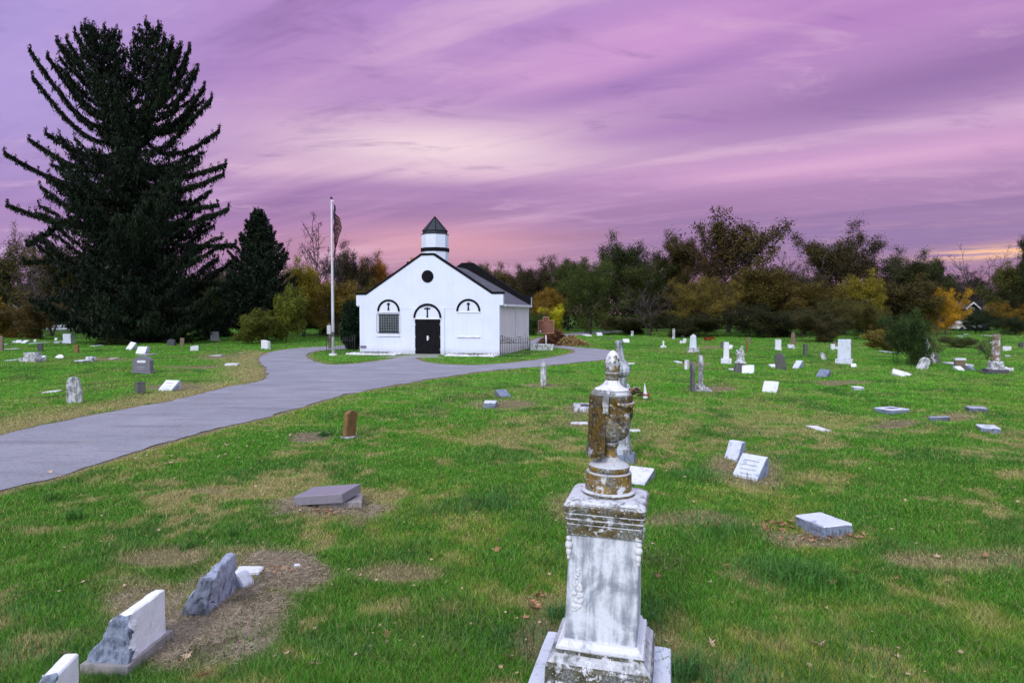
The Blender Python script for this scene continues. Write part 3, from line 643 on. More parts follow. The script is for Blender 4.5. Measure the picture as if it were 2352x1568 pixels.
TL = [
 # --- left of the spruce
 ('full_a', 'dark_tree', 'dark tree at the far left edge above the low pale house', -20, 92, 585, 190, DG),
 ('sparse_b', 'pine_tree', 'loose topped tree with golden tufts just left of the great spruce', 85, 84, 520, 190, (.06, .05, .012)),
 ('bare', 'bare_tree', 'pale limbed bare tree left of the spruce trunk', 110, 78, 610, 150, BR),
 ('full_c', 'dark_tree', 'dark tree seen through the lowest left limbs of the spruce', 190, 88, 600, 160, DG),
 ('full_b', 'dark_tree', 'dark tree behind the spruce on its right side', 440, 86, 620, 190, DG),
 ('full_a', 'olive_tree', 'olive tree between the spruce and the dark cedar', 515, 80, 640, 150, (.05, .055, .015)),
 # --- between cedar and chapel
 ('bare', 'bare_tree', 'reddish bare tree top showing over the cedar shoulder', 660, 88, 545, 90, (.10, .04, .03)),
 ('full_c', 'yellow_tree', 'olive gold tree between the cedar and the flagpole', 700, 76, 616, 105, (.17, .14, .020)),
 ('bare', 'bare_tree', 'tall nearly bare tree with few leaves left of the flagpole', 745, 80, 484, 130, (.04, .025, .02)),
 ('full_b', 'brown_tree', 'dark brown maple crown right of the flagpole', 808, 95, 582, 120, DK),
 ('full_a', 'olive_tree', 'olive brown tree low behind the flagpole', 770, 74, 655, 120, (.11, .080, .018)),
 ('full_b', 'orange_tree', 'orange crowned tree left of the chapel gable', 862, 98, 600, 100, OR),
 ('full_c', 'olive_tree', 'olive tree touching the left slope of the chapel gable', 835, 82, 660, 120, (.06, .05, .016)),
 ('bare_round', 'bare_tree', 'thin bare tree above the left slope of the chapel gable', 905, 105, 598, 90, (.08, .05, .04)),
 # --- right of the chapel
 ('bare_round', 'bare_tree', 'small bare tree beside the belfry of the chapel', 1030, 105, 592, 60, (.08, .05, .03)),
 ('full_a', 'brown_tree', 'brown tree showing over the chapel roof ridge', 1095, 108, 612, 110, (.06, .05, .025)),
 ('bare_round', 'bare_tree', 'pinkish bare tree over the back end of the chapel roof', 1140, 106, 604, 70, (.12, .06, .05)),
 ('full_b', 'dark_tree', 'dark round tree right of the chapel roof end', 1232, 106, 612, 120, DK),
 ('full_c', 'brown_tree', 'brown tree left of the round dark tree behind the chapel', 1180, 112, 624, 110, (.055, .042, .018)),
 ('full_a', 'golden_tree', 'golden brown tree above the historical marker', 1258, 98, 668, 90, (.14, .085, .015)),
 ('dense', 'orange_bush', 'orange brown shrub between chapel corner and marker', 1225, 88, 690, 90, (.12, .075, .018)),
 ('dense', 'dark_tree', 'large green black tree on a short dark trunk beyond the road bend', 1352, 90, 600, 150, (.034, .050, .012)),
 ('full_a', 'dark_tree', 'dark tree behind and left of the large green black tree', 1310, 104, 600, 120, (.030, .032, .012)),
 ('full_c', 'dark_tree', 'lumpy dark tree right of the large green black tree', 1440, 100, 565, 130, (.022, .030, .012)),
 ('full_b', 'brown_tree', 'brown green tree behind the purple bare shrub tree', 1480, 96, 600, 150, (.032, .042, .013)),
 ('bare_round', 'bare_tree', 'leafless twiggy crown standing above the dark wood', 1512, 98, 556, 110, (.07, .045, .04)),
 ('bare', 'bare_tree', 'purple grey bare tree at the lawn edge', 1492, 80, 640, 130, PU),
 ('full_a', 'dark_tree', 'dark tree left of the tall sparse leafed tree', 1570, 94, 552, 120, (.036, .030, .012)),
 ('sparse', 'tall_tree', 'tallest tree of the right wood, thin brown leaves against the sky', 1690, 90, 470, 215, (.044, .034, .012)),
 ('sparse_b', 'brown_tree', 'thin brown leafed shoulder tree just left of the tallest tree', 1625, 90, 520, 120, (.050, .030, .014)),
 ('dense', 'olive_tree', 'olive brown low tree at the lawn edge below the tallest tree', 1612, 80, 645, 150, (.095, .075, .018)),
 ('full_c', 'brown_tree', 'dark brown tree right below the tallest tree', 1740, 84, 620, 150, (.060, .048, .014)),
 ('sparse_b', 'brown_tree', 'thin brown tree between the tallest tree and the broad dark oak', 1790, 96, 590, 110, (.055, .032, .014)),
 ('dense', 'dark_shrub', 'blackish green shrub below the brown tree at the lawn edge', 1720, 78, 700, 130, (.020, .022, .010)),
 ('full_b', 'oak_tree', 'broad dark oak with rusty top right of the tallest tree', 1915, 88, 542, 200, (.036, .030, .012)),
 ('bare', 'bare_tree', 'dead tree with crooked limbs leaning from the broad dark oak', 1845, 84, 556, 120, (.08, .06, .05)),
 ('full_a', 'brown_tree', 'reddish brown tree below the broad dark oak', 1850, 80, 650, 150, (.060, .046, .013)),
 ('full_c', 'yellow_tree', 'olive yellow tree in front of the broad dark oak', 1975, 80, 640, 90, (.13, .11, .016)),
 ('dense', 'brown_shrub', 'brown green shrub mass behind the white block headstone', 1925, 76, 688, 120, (.050, .050, .018)),
 ('full_b', 'dark_tree', 'dark green tree right of the broad dark oak', 2070, 92, 588, 150, (.030, .036, .014)),
 ('full_a', 'dark_tree', 'dark pointed tree left of the bare crown at right', 2135, 94, 604, 100, (.022, .028, .012)),
 ('full_c', 'brown_tree', 'brown tree behind the green bush cluster', 2070, 84, 650, 150, (.050, .042, .016)),
 ('dense', 'yellow_tree', 'glowing golden yellow tree near the small dark house', 2172, 84, 668, 98, GO),
 ('bare_round', 'bare_tree', 'large bare crown against the orange strip of sky', 2250, 105, 552, 165, DK),
 ('full_b', 'dark_tree', 'very dark tree below the large bare crown', 2215, 112, 640, 150, (.018, .018, .010)),
 ('full_a', 'olive_tree', 'olive tree at the right edge of the wood', 2325, 96, 610, 130, (.050, .055, .016)),
 ('dense', 'yellow_tree', 'amber tree low at the right edge', 2330, 86, 695, 100, (.16, .10, .015)),
 ('dense', 'dark_shrub', 'dark green shrub below the small dark house', 2245, 88, 712, 100, (.018, .032, .014)),
 ('dense', 'dark_shrub', 'dark green shrub below the amber tree', 2330, 82, 728, 90, (.016, .030, .014)),
 ('full_b', 'dark_tree', 'dark tree leaning into the frame at the far right', 2400, 84, 525, 110, (.016, .022, .010)),
]
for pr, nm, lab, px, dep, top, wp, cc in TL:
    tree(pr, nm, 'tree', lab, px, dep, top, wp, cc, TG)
SG = 'shrubs along the edge of the lawn'
SL = [
 ('bush', 'yellow_shrub', 'yellow brown shrub at the far left edge of the lawn', -10, 775, 695, 130, (.10, .070, .015)),
 ('bush', 'brown_shrub', 'olive brown rounded shrub at left beside the big spruce', 92, 778, 700, 110, (.060, .045, .018)),
 ('bush_b', 'green_shrub', 'pale green leafy shrub under the right limbs of the spruce', 395, 781, 715, 90, (.030, .050, .016)),
 ('bush', 'dark_shrub', 'dark shrub left behind the spruce trunk', 262, 776, 725, 120, (.014, .020, .010)),
 ('bush', 'dark_shrub', 'dark shrub right behind the spruce trunk', 470, 774, 700, 130, (.018, .026, .012)),
 ('bush_b', 'yellow_shrub', 'small yellow green tree shrub before the dark cedar', 588, 789, 718, 72, (.075, .085, .018)),
 ('bush_b', 'yellow_shrub', 'taller yellow green shrub on the right flank of the cedar', 665, 786, 668, 66, (.085, .10, .018)),
 ('bush', 'dark_shrub', 'black green hedge shrub left of the flagpole', 735, 768, 712, 95, (.014, .020, .010)),
 ('bush', 'yellow_shrub', 'bright yellow leaved bush behind the historical marker', 1262, 766, 708, 60, (.30, .30, .02)),
 ('bush', 'green_shrub', 'green shrub hiding the back corner of the chapel', 1232, 770, 722, 50, (.03, .05, .015)),
 ('bush', 'dark_shrub', 'dark shrub below the purple bare tree', 1440, 768, 728, 110, (.035, .036, .015)),
 ('bush', 'dark_shrub', 'dark undergrowth shrub left of the tallest tree foot', 1580, 773, 722, 130, (.022, .024, .010)),
 ('bush', 'dark_shrub', 'dark undergrowth shrub right of the tallest tree foot', 1790, 776, 715, 140, (.022, .024, .010)),
 ('bush', 'dark_shrub', 'brownish undergrowth shrub by the tall white block headstone', 1880, 784, 722, 110, (.034, .032, .014)),
 ('bush', 'green_shrub', 'dark green undergrowth left of the green bush cluster', 1985, 780, 700, 90, (.050, .045, .015)),
 ('bush', 'green_bush', 'big dark green bush standing alone on the right lawn', 2082, 838, 726, 92, (.024, .045, .015)),
 ('bush_b', 'yellow_bush', 'yellowish bush at the left foot of the big green bush', 2022, 806, 762, 58, (.13, .11, .03)),
 ('twiggy', 'thin_shrub', 'thin leggy green shrub right of the big green bush', 2148, 820, 742, 62, (.07, .08, .025)),
 ('twiggy', 'bare_shrub', 'bare twiggy vase shaped shrub left of the broken column', 2262, 826, 766, 60, (.05, .035, .025)),
 ('bush', 'low_bush', 'low rounded bush behind the thin leggy shrub', 2200, 798, 775, 70, (.05, .07, .02)),
]
for pr, nm, lab, px, by_, top, wp, cc in SL:
    tree(pr, nm, 'bush', lab, px, 0, top, wp, cc, SG, base=by_)
# slender columnar evergreen against the chapel's left wall
def conifer_arrays(limbs, r, tassel, dens, tl, tw, side=True):
    """limbs: list of (list of Vector points, scale). Returns quads of hanging needle tassels along every limb and its side twigs"""
    Cs = []; rn = []
    for pts, sc in limbs:
        P = np.array([tuple(p) for p in pts]); seg = np.linalg.norm(np.diff(P, axis=0), axis=1); L = seg.sum(); n = int(L * dens)
        if n < 2: continue
        u = r.random(n) ** .85; cum = np.concatenate([[0], np.cumsum(seg)]) / L
        base = np.stack([np.interp(u, cum, P[:, k]) for k in range(3)], 1)
        d = P[-1] - P[0]; hd = np.array([-d[1], d[0], 0]); hd /= np.linalg.norm(hd) + 1e-9
        wdt = (sc * 1.05 * (1 - u) ** .5 + .11) * (.45 + 1.1 * (.5 + .5 * np.sin(u * L * 5.5 + r.random() * 6)) )
        off = (r.random(n) * 2 - 1) * wdt
        fw = d / (np.linalg.norm(d) + 1e-9)
        C = base + hd * off[:, None] + fw * (np.abs(off) * .55)[:, None]; C[:, 2] += -.08 - np.abs(r.normal(0, .21, n)) * (.5 + np.abs(off)) + .10 * np.abs(off)
        Cs.append(C); rn.append(np.clip(.15 + .85 * r.random(n) * r.random(), 0, 1))
    return np.concatenate(Cs), np.concatenate(rn)
def spruce():
    r = np.random.default_rng(21)
    base = G(330, 786); dep = base.y; k = dep / FPX
    def W(px, py, dy=0.0):
        return Vector(((px - 1176) * k - base.x, dy, CAMH - (py - 718) * k - base.z))
    root = empty('spruce_tree', base)
    tag(root, 'giant dark double topped spruce with long upswept limbs, at left', 'tree')
    bm = bmesh.new(); t0 = [W(330, 792), W(329, 740), W(322, 620), W(312, 500), W(306, 400), W(302, 345)]
    tube(bm, t0, [.95, .62, .50, .42, .34, .28], 10, False)
    LA = [W(302, 345), W(286, 280), W(274, 200), W(266, 140), W(262, 88)]; LB = [W(304, 360), W(336, 300), W(352, 220), W(358, 150), W(362, 82)]
    tube(bm, LA, [.26, .22, .17, .10, .03], 7, False); tube(bm, LB, [.26, .22, .17, .10, .03], 7, False)
    limbs = []
    def limb(p, az_, L, dip, rise, sc=None, n=9):
        h = Vector((math.cos(az_), math.sin(az_), 0)); pts = []
        for i in range(n + 1):
            s = i / n; pts.append(p + h * (L * s) + Vector((0, 0, L * (-dip * math.sin(math.pi * min(1, s * 1.1)) * .6 + rise * s ** 2.2))) + Vector(r.normal(0, .05, 3)))
        limbs.append((pts, sc if sc is not None else min(1.3, .12 + L * .14)))
        return pts
    def at(P, s):
        s = s * (len(P) - 1); i = min(int(s), len(P) - 2); return P[i].lerp(P[i + 1], s - i)
    prof = [(745, 8.0), (680, 8.4), (600, 8.2), (540, 7.8), (480, 7.3), (420, 6.8), (360, 6.0)]
    for i in range(190):   # lower, single stem
        py = 744 - (744 - 352) * ((i + r.random()) / 190) ** 1.12; z = CAMH - (py - 718) * k - base.z
        L = np.interp(-py, [-a for a, _ in prof], [b_ for _, b_ in prof]) * (.62 + .42 * r.random()); s = np.interp(-py, [-792, -740, -345], [0, .12, 1])
        p = Vector((at(t0, s).x, 0, z)); a = i * 2.39996 + r.normal(0, .3)
        low = py > 640
        limb(p, a, L, .38 if low else .30, .0 if low else .04 + .24 * r.random())
    for LD, side, n_ in ((LA, -1, 54), (LB, 1, 58)):
        for i in range(n_):
            s = (i + r.random()) / n_; p = at(LD, s); a = i * 2.39996 + r.normal(0, .4)
            towards = math.cos(a) * side; L = (1 - s) ** .7 * (5.4 if towards > -.1 else 2.5) * (.7 + .4 * r.random()) + .6
            limb(p, a, L, .06, .50 + .35 * r.random())
    def to(px0, py0, px1, py1, sag, dy=0.0):  # the long limbs one can name against the sky
        a = W(px0, py0); b_ = W(px1, py1, dy); pts = []
        for i in range(12):
            s = i / 11; p = a.lerp(b_, s); p.z += -sag * k * math.sin(math.pi * s ** .8); pts.append(p)
        limbs.append((pts, .55)); limbs.append((pts, .22))
    for q in ((300, 400, 22, 352, 46), (298, 370, 80, 322, 40), (296, 345, 118, 308, 30), (290, 320, 92, 182, 50), (288, 290, 88, 124, 55), (284, 260, 128, 138, 40), (300, 500, 25, 470, 30), (300, 470, 150, 425, 20), (280, 230, 150, 104, 36), (276, 200, 172, 100, 30),
              (274, 180, 190, 84, 24), (272, 170, 206, 78, 20), (310, 440, 66, 560, -6), (318, 520, 130, 640, -10), (340, 300, 480, 205, 36), (344, 280, 496, 230, 44), (345, 330, 512, 302, 36), (330, 390, 526, 378, 22), (330, 420, 520, 400, 26), (325, 480, 530, 478, 34),
              (325, 450, 505, 470, 18), (330, 540, 545, 560, 12), (350, 250, 448, 118, 36), (352, 230, 428, 115, 30), (354, 210, 410, 105, 24), (356, 200, 392, 96, 20), (345, 270, 465, 165, 40), (322, 560, 60, 600, 10), (322, 640, 90, 690, 0), (328, 640, 545, 650, 0)):
        to(*q)
    for pts, sc in limbs:
        L = (pts[-1] - pts[0]).length; tube(bm, pts, [max(.012, .028 * L ** .6 * (1 - i / len(pts))) for i in range(len(pts))], 4, False)
    obj('trunk', bm, M['bark'], root, True)
    C, rn = conifer_arrays(limbs, r, .3, 104, .3, .1)
    V, F, q = leaf_quads(C, .185, r, rn, aspect=.5, drop=.8)
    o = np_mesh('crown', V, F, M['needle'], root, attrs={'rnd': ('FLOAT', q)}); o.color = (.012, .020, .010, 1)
    # vertical shoots at limb tips
    tips = np.array([tuple(pts[j]) for pts, sc in limbs for j in (-1, -1, -1, -2, -3, -4)]); rep = np.repeat(np.arange(len(tips)), 7)
    C = tips[rep] + r.normal(0, .07, (len(rep), 3)) + np.array([0, 0, 1.0]) * (r.random(len(rep)) * .38)[:, None]
    V, F, q = leaf_quads(C, .12, r, r.random(len(C)) * .6, aspect=.6, up=1.2)
    o = np_mesh('shoot_tips', V, F, M['needle'], root, attrs={'rnd': ('FLOAT', q)}); o.color = (.0095, .0135, .0075, 1)
spruce()
def cedar(px, base, top, wpx, seed, color, label, name='cedar_tree', n_l=150, steep=.9, lean=0, pw_=.62):
    r = np.random.default_rng(seed); p0 = G(px, base); k = p0.y / FPX; H = zat(top, p0.y) - p0.z; Wd = wpx * k
    root = empty(name, p0); tag(root, label, 'tree'); bm = bmesh.new()
    tube(bm, [(0, 0, -.1), (0, 0, H * .5), (0, 0, H * .97)], [H * .02, H * .012, .03], 6, False)
    limbs = []
    for i in range(n_l):
        q = (i + r.random()) / n_l; z = H * (.04 + .90 * q); a = i * 2.39996 + r.normal(0, .3)
        L = Wd * .5 * ((1 - q) ** pw_ * min(1, .60 + q * 2.2)) * (.70 + .45 * r.random()) + .25
        h = Vector((math.cos(a), math.sin(a), 0)); pts = [Vector((0, 0, z)) + h * (L * s) + Vector((0, 0, L * steep * (s ** 1.6) * (.5 + .8 * q))) for s in np.linspace(0, 1, 6)]
        limbs.append((pts, .15 + L * .26)); tube(bm, pts, [.05, .04, .03, .025, .02, .01], 3, False)
    obj('trunk', bm, M['bark'], root)
    C, rn = conifer_arrays(limbs, r, .3, 9500 / max(1, sum((l[0][-1] - l[0][0]).length for l in limbs)) * 4, .3, .1)
    V, F, q = leaf_quads(C, .17 * (H / 12) ** .5, r, rn, aspect=.55, up=.9)
    o = np_mesh('crown', V, F, M['needle'], root, attrs={'rnd': ('FLOAT', q)}); o.color = (*color, 1)
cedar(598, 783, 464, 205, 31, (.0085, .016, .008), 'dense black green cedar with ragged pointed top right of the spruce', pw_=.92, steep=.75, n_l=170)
cedar(868, 752, 606, 60, 32, (.012, .022, .014), 'small dark conifer before the orange tree by the chapel', n_l=80)
cedar(808, 803, 700, 34, 33, (.010, .024, .010), 'narrow clipped evergreen tight against the left chapel wall', n_l=90, steep=1.6)
# far-off wood behind the single trees
r = np.random.default_rng(5); Cs = []; Rn = []
for (x0, x1, dep, top) in ((-420, 250, 118, 640), (200, 720, 118, 655), (660, 960, 120, 655), (1040, 1300, 125, 650), (1250, 1560, 115, 640), (1480, 2150, 112, 650), (2150, 2800, 128, 668), (-900, -300, 100, 600), (2600, 3300, 100, 600)):
    n = int((x1 - x0) * dep / FPX * 520); px = x0 + (x1 - x0) * r.random(n); dp = dep + r.random(n) * 9
    X_ = (px - 1176) / FPX * dp; Ht = (zat(top, dep)) * (.72 + .55 * fbm(X_ * .16 + 9, X_ * 0 + 3, 3)); Zz = Ht * r.random(n) ** .8
    Cs.append(np.stack([X_, dp, Zz], 1)); Rn.append(np.clip(fbm(X_ * .5, Zz * .5, 3) * 1.6 - .4 + r.normal(0, .15, n), 0, 1))
V, F, q = leaf_quads(np.concatenate(Cs), .34, r, np.concatenate(Rn))
o = np_mesh('distant_woods', V, F, M['fol'], attrs={'rnd': ('FLOAT', q)}); o.color = (.026, .023, .011, 1)
tag(o, 'dark far off autumn wood closing the horizon behind the nearer trees', 'woods', kind='stuff')

# ------------------------------------------------------------------ chapel
CH = empty('chapel', (-5.41, 43.88, 0), R(-13.2))
tag(CH, 'small white stucco chapel with black trimmed gable, belfry and crosses', 'chapel')
HW = 4.75; LEN = 9.0
out = [(-HW, -.1), (HW, -.1), (HW, 3.17), (4.98, 3.17), (4.98, 3.87), (4.28, 3.87), (.40, 6.36), (-.40, 6.36), (-4.28, 3.87), (-4.98, 3.87), (-4.98, 3.17), (-HW, 3.17)]
def cope(bm, y0, y1, th=.145, over=.04):
    P = [(5.01, 3.87), (4.26, 3.87), (.41, 6.36), (-.41, 6.36), (-4.26, 3.87), (-5.01, 3.87)]
    up_ = [(5.01, 3.87 + th), (4.24 + .01, 3.87 + th), (.43, 6.36 + th), (-.43, 6.36 + th), (-4.25, 3.87 + th), (-5.01, 3.87 + th)]
    prism(bm, [(a, b_ + .002) for a, b_ in P] + up_[::-1], y0 - over, y1 + over)
bm = bmesh.new(); prism(bm, out, 0, .30); obj('front_wall', bm, M['stucco'], CH)
bm = bmesh.new(); cope(bm, 0, .30); obj('coping', bm, M['black'], CH)
bm = bmesh.new(); prism(bm, out, LEN - .30, LEN)
bw = obj('back_wall', bm, M['stucco'], CH)
bm = bmesh.new(); cope(bm, LEN - .30, LEN)
prism(bm, [(4.98, 3.22), (4.98, 3.87), (4.27, 3.87), (.40, 6.36), (-.40, 6.36), (-4.27, 3.87), (-4.98, 3.87), (-4.98, 3.22), (-4.5, 3.30), (0, 6.0), (4.5, 3.30)], LEN - .36, LEN - .303)
obj('coping', bm, M['black'], CH)
for s in (-1, 1):
    a, b_ = (HW - .25, HW - .02); obj('side_wall', boxm((min(s * a, s * b_), max(s * a, s * b_), .302, LEN - .302, -.1, 3.16)), M['stucco_side'], CH)
# roof
bm = bmesh.new()
for s in (-1, 1):
    prism(bm, [(0, 6.02), (s * 4.98, 3.24), (s * 4.98, 3.18), (0, 5.94)], .304, LEN - .364)
rf = obj('roof', bm, M['shingle'], CH)
# shingle texture coordinates run across the slope: the object is fine as is
for s in (-1, 1):
    bm = bmesh.new()
    x0, x1 = sorted((s * 4.985, s * 5.07)); box(bm, x0, x1, .31, LEN - .31, 3.10, 3.25)
    x0, x1 = sorted((s * 4.74, s * 4.99)); box(bm, x0, x1, .311, LEN - .311, 3.103, 3.158)
    obj('gutter', bm, M['trim'], CH)
bm = bmesh.new(); tube(bm, [(HW + .05, 4.6, 3.1), (HW + .05, 4.6, .05)], .035, 6)
obj('downspout', bm, M['trim'], CH)
# portal, door
bm = boxm((-1.12, -.86, -.07, -.002, 0, 3.0), (.88, 1.14, -.07, -.002, 0, 3.0), (-.86, .88, -.07, -.002, 2.30, 3.0)); bevel(bm, .01)
obj('portal', bm, M['stucco'], CH)
door = obj('door', boxm((-.85, .007, -.03, -.002, .06, 2.27), (.013, .87, -.03, -.002, .06, 2.27)), M['black'], CH)
bm = boxm((-.05, .05, -.06, -.031, .93, 1.22)); tube(bm, [(0, -.06, 1.10), (0, -.12, 1.10), (.16, -.12, 1.09)], .018, 6); obj('handle', bm, M['white_metal'], door)
for x in (-.83, .84):
    for z_ in (.35, 1.15, 1.95): obj('hinge', boxm((x - .015, x + .015, -.045, -.031, z_ - .06, z_ + .06)), M['steel'], door)
obj('lintel', boxm((-.98, 1.0, -.12, -.072, 2.28, 2.35)), M['trim'], CH)
obj('threshold', boxm((-.95, .97, -.35, -.072, -.02, .05)), M['concrete'], CH)
def arch(cx, z0, ro, th, y=-.03, yb=-.002):
    bm = bmesh.new(); n = 28; P = [(cx + ro * math.cos(math.pi * i / n), z0 + ro * math.sin(math.pi * i / n) * .985) for i in range(n + 1)]
    Q = [(cx + (ro - th) * math.cos(math.pi * i / n), z0 + (ro - th) * math.sin(math.pi * i / n) * .985) for i in range(n + 1)]
    for i in range(n):
        vs = [bm.verts.new((p[0], yy, p[1])) for yy in (y, yb) for p in (P[i], P[i + 1], Q[i + 1], Q[i])]
        for f in ((0, 1, 2, 3), (7, 6, 5, 4), (0, 4, 5, 1), (2, 6, 7, 3)): bm.faces.new([vs[j] for j in f])
        if i == 0: bm.faces.new([vs[j] for j in (0, 3, 7, 4)])
        if i == n - 1: bm.faces.new([vs[j] for j in (1, 5, 6, 2)])
    bmesh.ops.recalc_face_normals(bm, faces=bm.faces); return bm
for cx, z0, ro in ((-2.70, 2.79, .79), (2.72, 2.79, .80)): obj('arch', arch(cx, z0, ro, .135), M['black'], CH)
obj('arch', arch(.0, 2.355, .955, .14, -.10, -.072), M['black'], CH)
def cross(cx, z0, z1, arm, za, wv, y0):
    bm = boxm((cx - wv, cx + wv, y0, y0 + .024, z0, z1)); box(bm, cx - arm / 2, cx + arm / 2, y0 + .001, y0 + .023, za - wv, za + wv)
    prism(bm, [(cx - wv * 1.7, z0 - .03), (cx + wv * 1.7, z0 - .03), (cx + wv * 1.2, z0 + .07), (cx - wv * 1.2, z0 + .07)], y0 - .002, y0 + .0235); return bm
obj('cross', cross(-2.70, 2.88, 3.35, .21, 3.25, .042, -.03), M['black'], CH); obj('cross', cross(2.72, 2.88, 3.35, .21, 3.25, .042, -.03), M['black'], CH)
obj('cross', cross(0.0, 2.43, 3.05, .42, 2.965, .044, -.10), M['black'], CH)
# round vent
bm = bmesh.new(); n = 36; prism(bm, [(.40 * math.cos(2 * math.pi * i / n), 5.02 + .40 * math.sin(2 * math.pi * i / n)) for i in range(n)], -.03, -.002); obj('round_vent', bm, M['black'], CH)
# window with bars
wn = obj('window', boxm((-3.36, -2.0, -.02, -.002, 1.38, 2.62)), M['glass'], CH)
bm = bmesh.new()
for i in range(9): x = -3.34 + 1.32 * i / 8; box(bm, x - .012, x + .012, -.075, -.05, 1.36, 2.64)
for i in range(8): z_ = 1.42 + 1.16 * i / 7; box(bm, -3.37, -1.99, -.0505, -.03, z_ - .014, z_ + .014)
obj('window_bars', bm, simple('grey_bars', (.20, .22, .23), rough=.6), wn)
bm = bmesh.new()
for x in (-3.46, -1.93): tube(bm, [(x, -.005, 2.60), (x, -.16, 2.58), (x, -.16, 1.46), (x, -.005, 1.44)], .014, 5)
for z_ in (2.60, 1.42): box(bm, -3.46, -1.93, -.10, -.08, z_ - .015, z_ + .015)
obj('guard_frame', bm, M['iron'], wn)
obj('window_sill', boxm((-3.50, -1.92, -.09, -.002, 1.17, 1.24)), M['trim'], wn)
obj('ledge', boxm((-3.5, -1.9, -.05, -.002, 2.71, 2.76)), M['trim'], CH)
obj('ledge', boxm((1.92, 3.56, -.05, -.002, 2.69, 2.74)), M['trim'], CH)
obj('ledge', boxm((1.98, 3.48, -.08, -.002, 1.13, 1.20)), M['trim'], CH)
jm = simple('joint', (.45, .46, .48))
for a, b_ in ((-1.86, -1.14), (1.16, 1.78)): obj('stucco_joint', boxm((a, b_, -.012, -.002, 2.92, 2.935)), jm, CH)
obj('corner_stone', boxm((-4.70, -4.28, -.02, -.002, .36, .54)), M['granite'], CH)
# blocked side windows
for y0 in (1.5, 5.3):
    pn = obj('blocked_window', boxm((HW - .018, HW + .02, y0, y0 + 1.15, 1.15, 2.75)), M['stucco_side'], CH)
    obj('window_sill', boxm((HW + .0, HW + .09, y0 - .1, y0 + 1.25, 1.04, 1.14)), M['trim'], pn)
obj('blocked_window', boxm((HW - .018, HW + .02, 7.4, 8.2, 1.15, 2.75)), M['stucco_side'], CH)
# belfry
def octa(bm, cx, cy, lv):
    rings = []
    for z_, r_ in lv: rings.append([bm.verts.new((cx + r_ / math.cos(math.pi / 8) * math.cos(math.pi / 8 + i * math.pi / 4), cy + r_ / math.cos(math.pi / 8) * math.sin(math.pi / 8 + i * math.pi / 4), z_)) for i in range(8)])
    for a, b_ in zip(rings, rings[1:]):
        for i in range(8): bm.faces.new((a[i], a[(i + 1) % 8], b_[(i + 1) % 8], b_[i]))
    bm.faces.new(rings[0][::-1]); bm.faces.new(rings[-1])
TX, TY = 0, 1.45
bf = empty('belfry', (0, 0, 0)); bf.parent = CH
bm = bmesh.new(); octa(bm, TX, TY, [(4.9, .83), (6.70, .83)]); obj('drum', bm, M['stucco'], bf)
bm = bmesh.new(); octa(bm, TX, TY, [(6.702, .87), (6.94, .87)]); obj('band', bm, M['black'], bf)
bm = bmesh.new(); octa(bm, TX, TY, [(6.942, .82), (7.82, .82)]); obj('drum', bm, M['stucco'], bf)
bm = bmesh.new(); octa(bm, TX, TY, [(7.822, .86), (7.85, .86), (7.851, .75), (8.04, .75), (8.06, .76), (9.0, .015)]); obj('spire_cap', bm, simple('dark_slate', (.012, .015, .022), (.022, .026, .036), .7, 6), bf)
bm = bmesh.new()
for i in range(8):
    a = math.pi / 8 + i * math.pi / 4; r_ = .77 / math.cos(math.pi / 8); tube(bm, [(TX + r_ * math.cos(a), TY + r_ * math.sin(a), 8.06), (TX, TY, 9.03)], .022, 4)
    b2 = a + math.pi / 4; tube(bm, [(TX + r_ * math.cos(a), TY + r_ * math.sin(a), 8.05), (TX + r_ * math.cos(b2), TY + r_ * math.sin(b2), 8.05)], .022, 4)
obj('hip_ridge', bm, M['black'], bf)
ch = empty('chimney', (0, 0, 0)); ch.parent = CH
obj('stack', boxm((-3.35, -3.0, 5.5, 5.9, 3.6, 6.70)), M['brick'], ch); obj('flashing', boxm((-3.62, -2.96, 5.45, 5.95, 3.6, 6.42)), M['black'], ch)
# gravel beds
def Lc(x, y, z=0): return CH.matrix_basis @ Vector((x, y, z))
r = np.random.default_rng(17)
def bed(name, x0, x1, y0, y1, n, label):
    root = empty(name, Lc((x0 + x1) / 2, (y0 + y1) / 2, 0), R(-13.2)); hx, hy = (x1 - x0) / 2, (y1 - y0) / 2
    tag(root, label, 'flower bed')
    obj('edging', boxm((-hx, hx, -hy - .06, -hy, -.02, .075), (-hx - .06, -hx, -hy, hy, -.02, .07), (hx, hx + .06, -hy, hy, -.02, .07)), M['trim'], root)
    bm = bmesh.new()
    for i in range(n):
        s = .03 + .05 * r.random(); mtx = Matrix.Translation((r.uniform(-hx, hx), r.uniform(-hy, hy), .03 + .06 * r.random())) @ Matrix.Rotation(r.random() * 6, 4, 'Z') @ Matrix.Diagonal((s * 1.5, s, s * .7, 1))
        bmesh.ops.create_icosphere(bm, subdivisions=1, radius=1, matrix=mtx)
    tag(obj('gravel', bm, M['trim'], root), kind='stuff')
    n2 = 700; C = np.stack([r.normal(0, hx * .42, n2), r.uniform(-hy, hy, n2), .07 + .10 * r.random(n2) * (fbm(np.arange(n2) * .1, np.zeros(n2)) > .4)], 1); C[:, 0] = np.clip(C[:, 0], -hx, hx)
    V, F, q = leaf_quads(C, .05, r, r.random(n2)); o = np_mesh('weeds', V, F, M['fol'], root, attrs={'rnd': ('FLOAT', q)}); o.color = (.03, .05, .02, 1); tag(o, kind='stuff')
bed('gravel_bed', -5.1, -1.7, -1.25, -.12, 900, 'white gravel bed with dark debris under the barred window')
bed('gravel_bed', 1.6, 4.7, -1.25, -.12, 900, 'white gravel bed with weeds right of the chapel door')
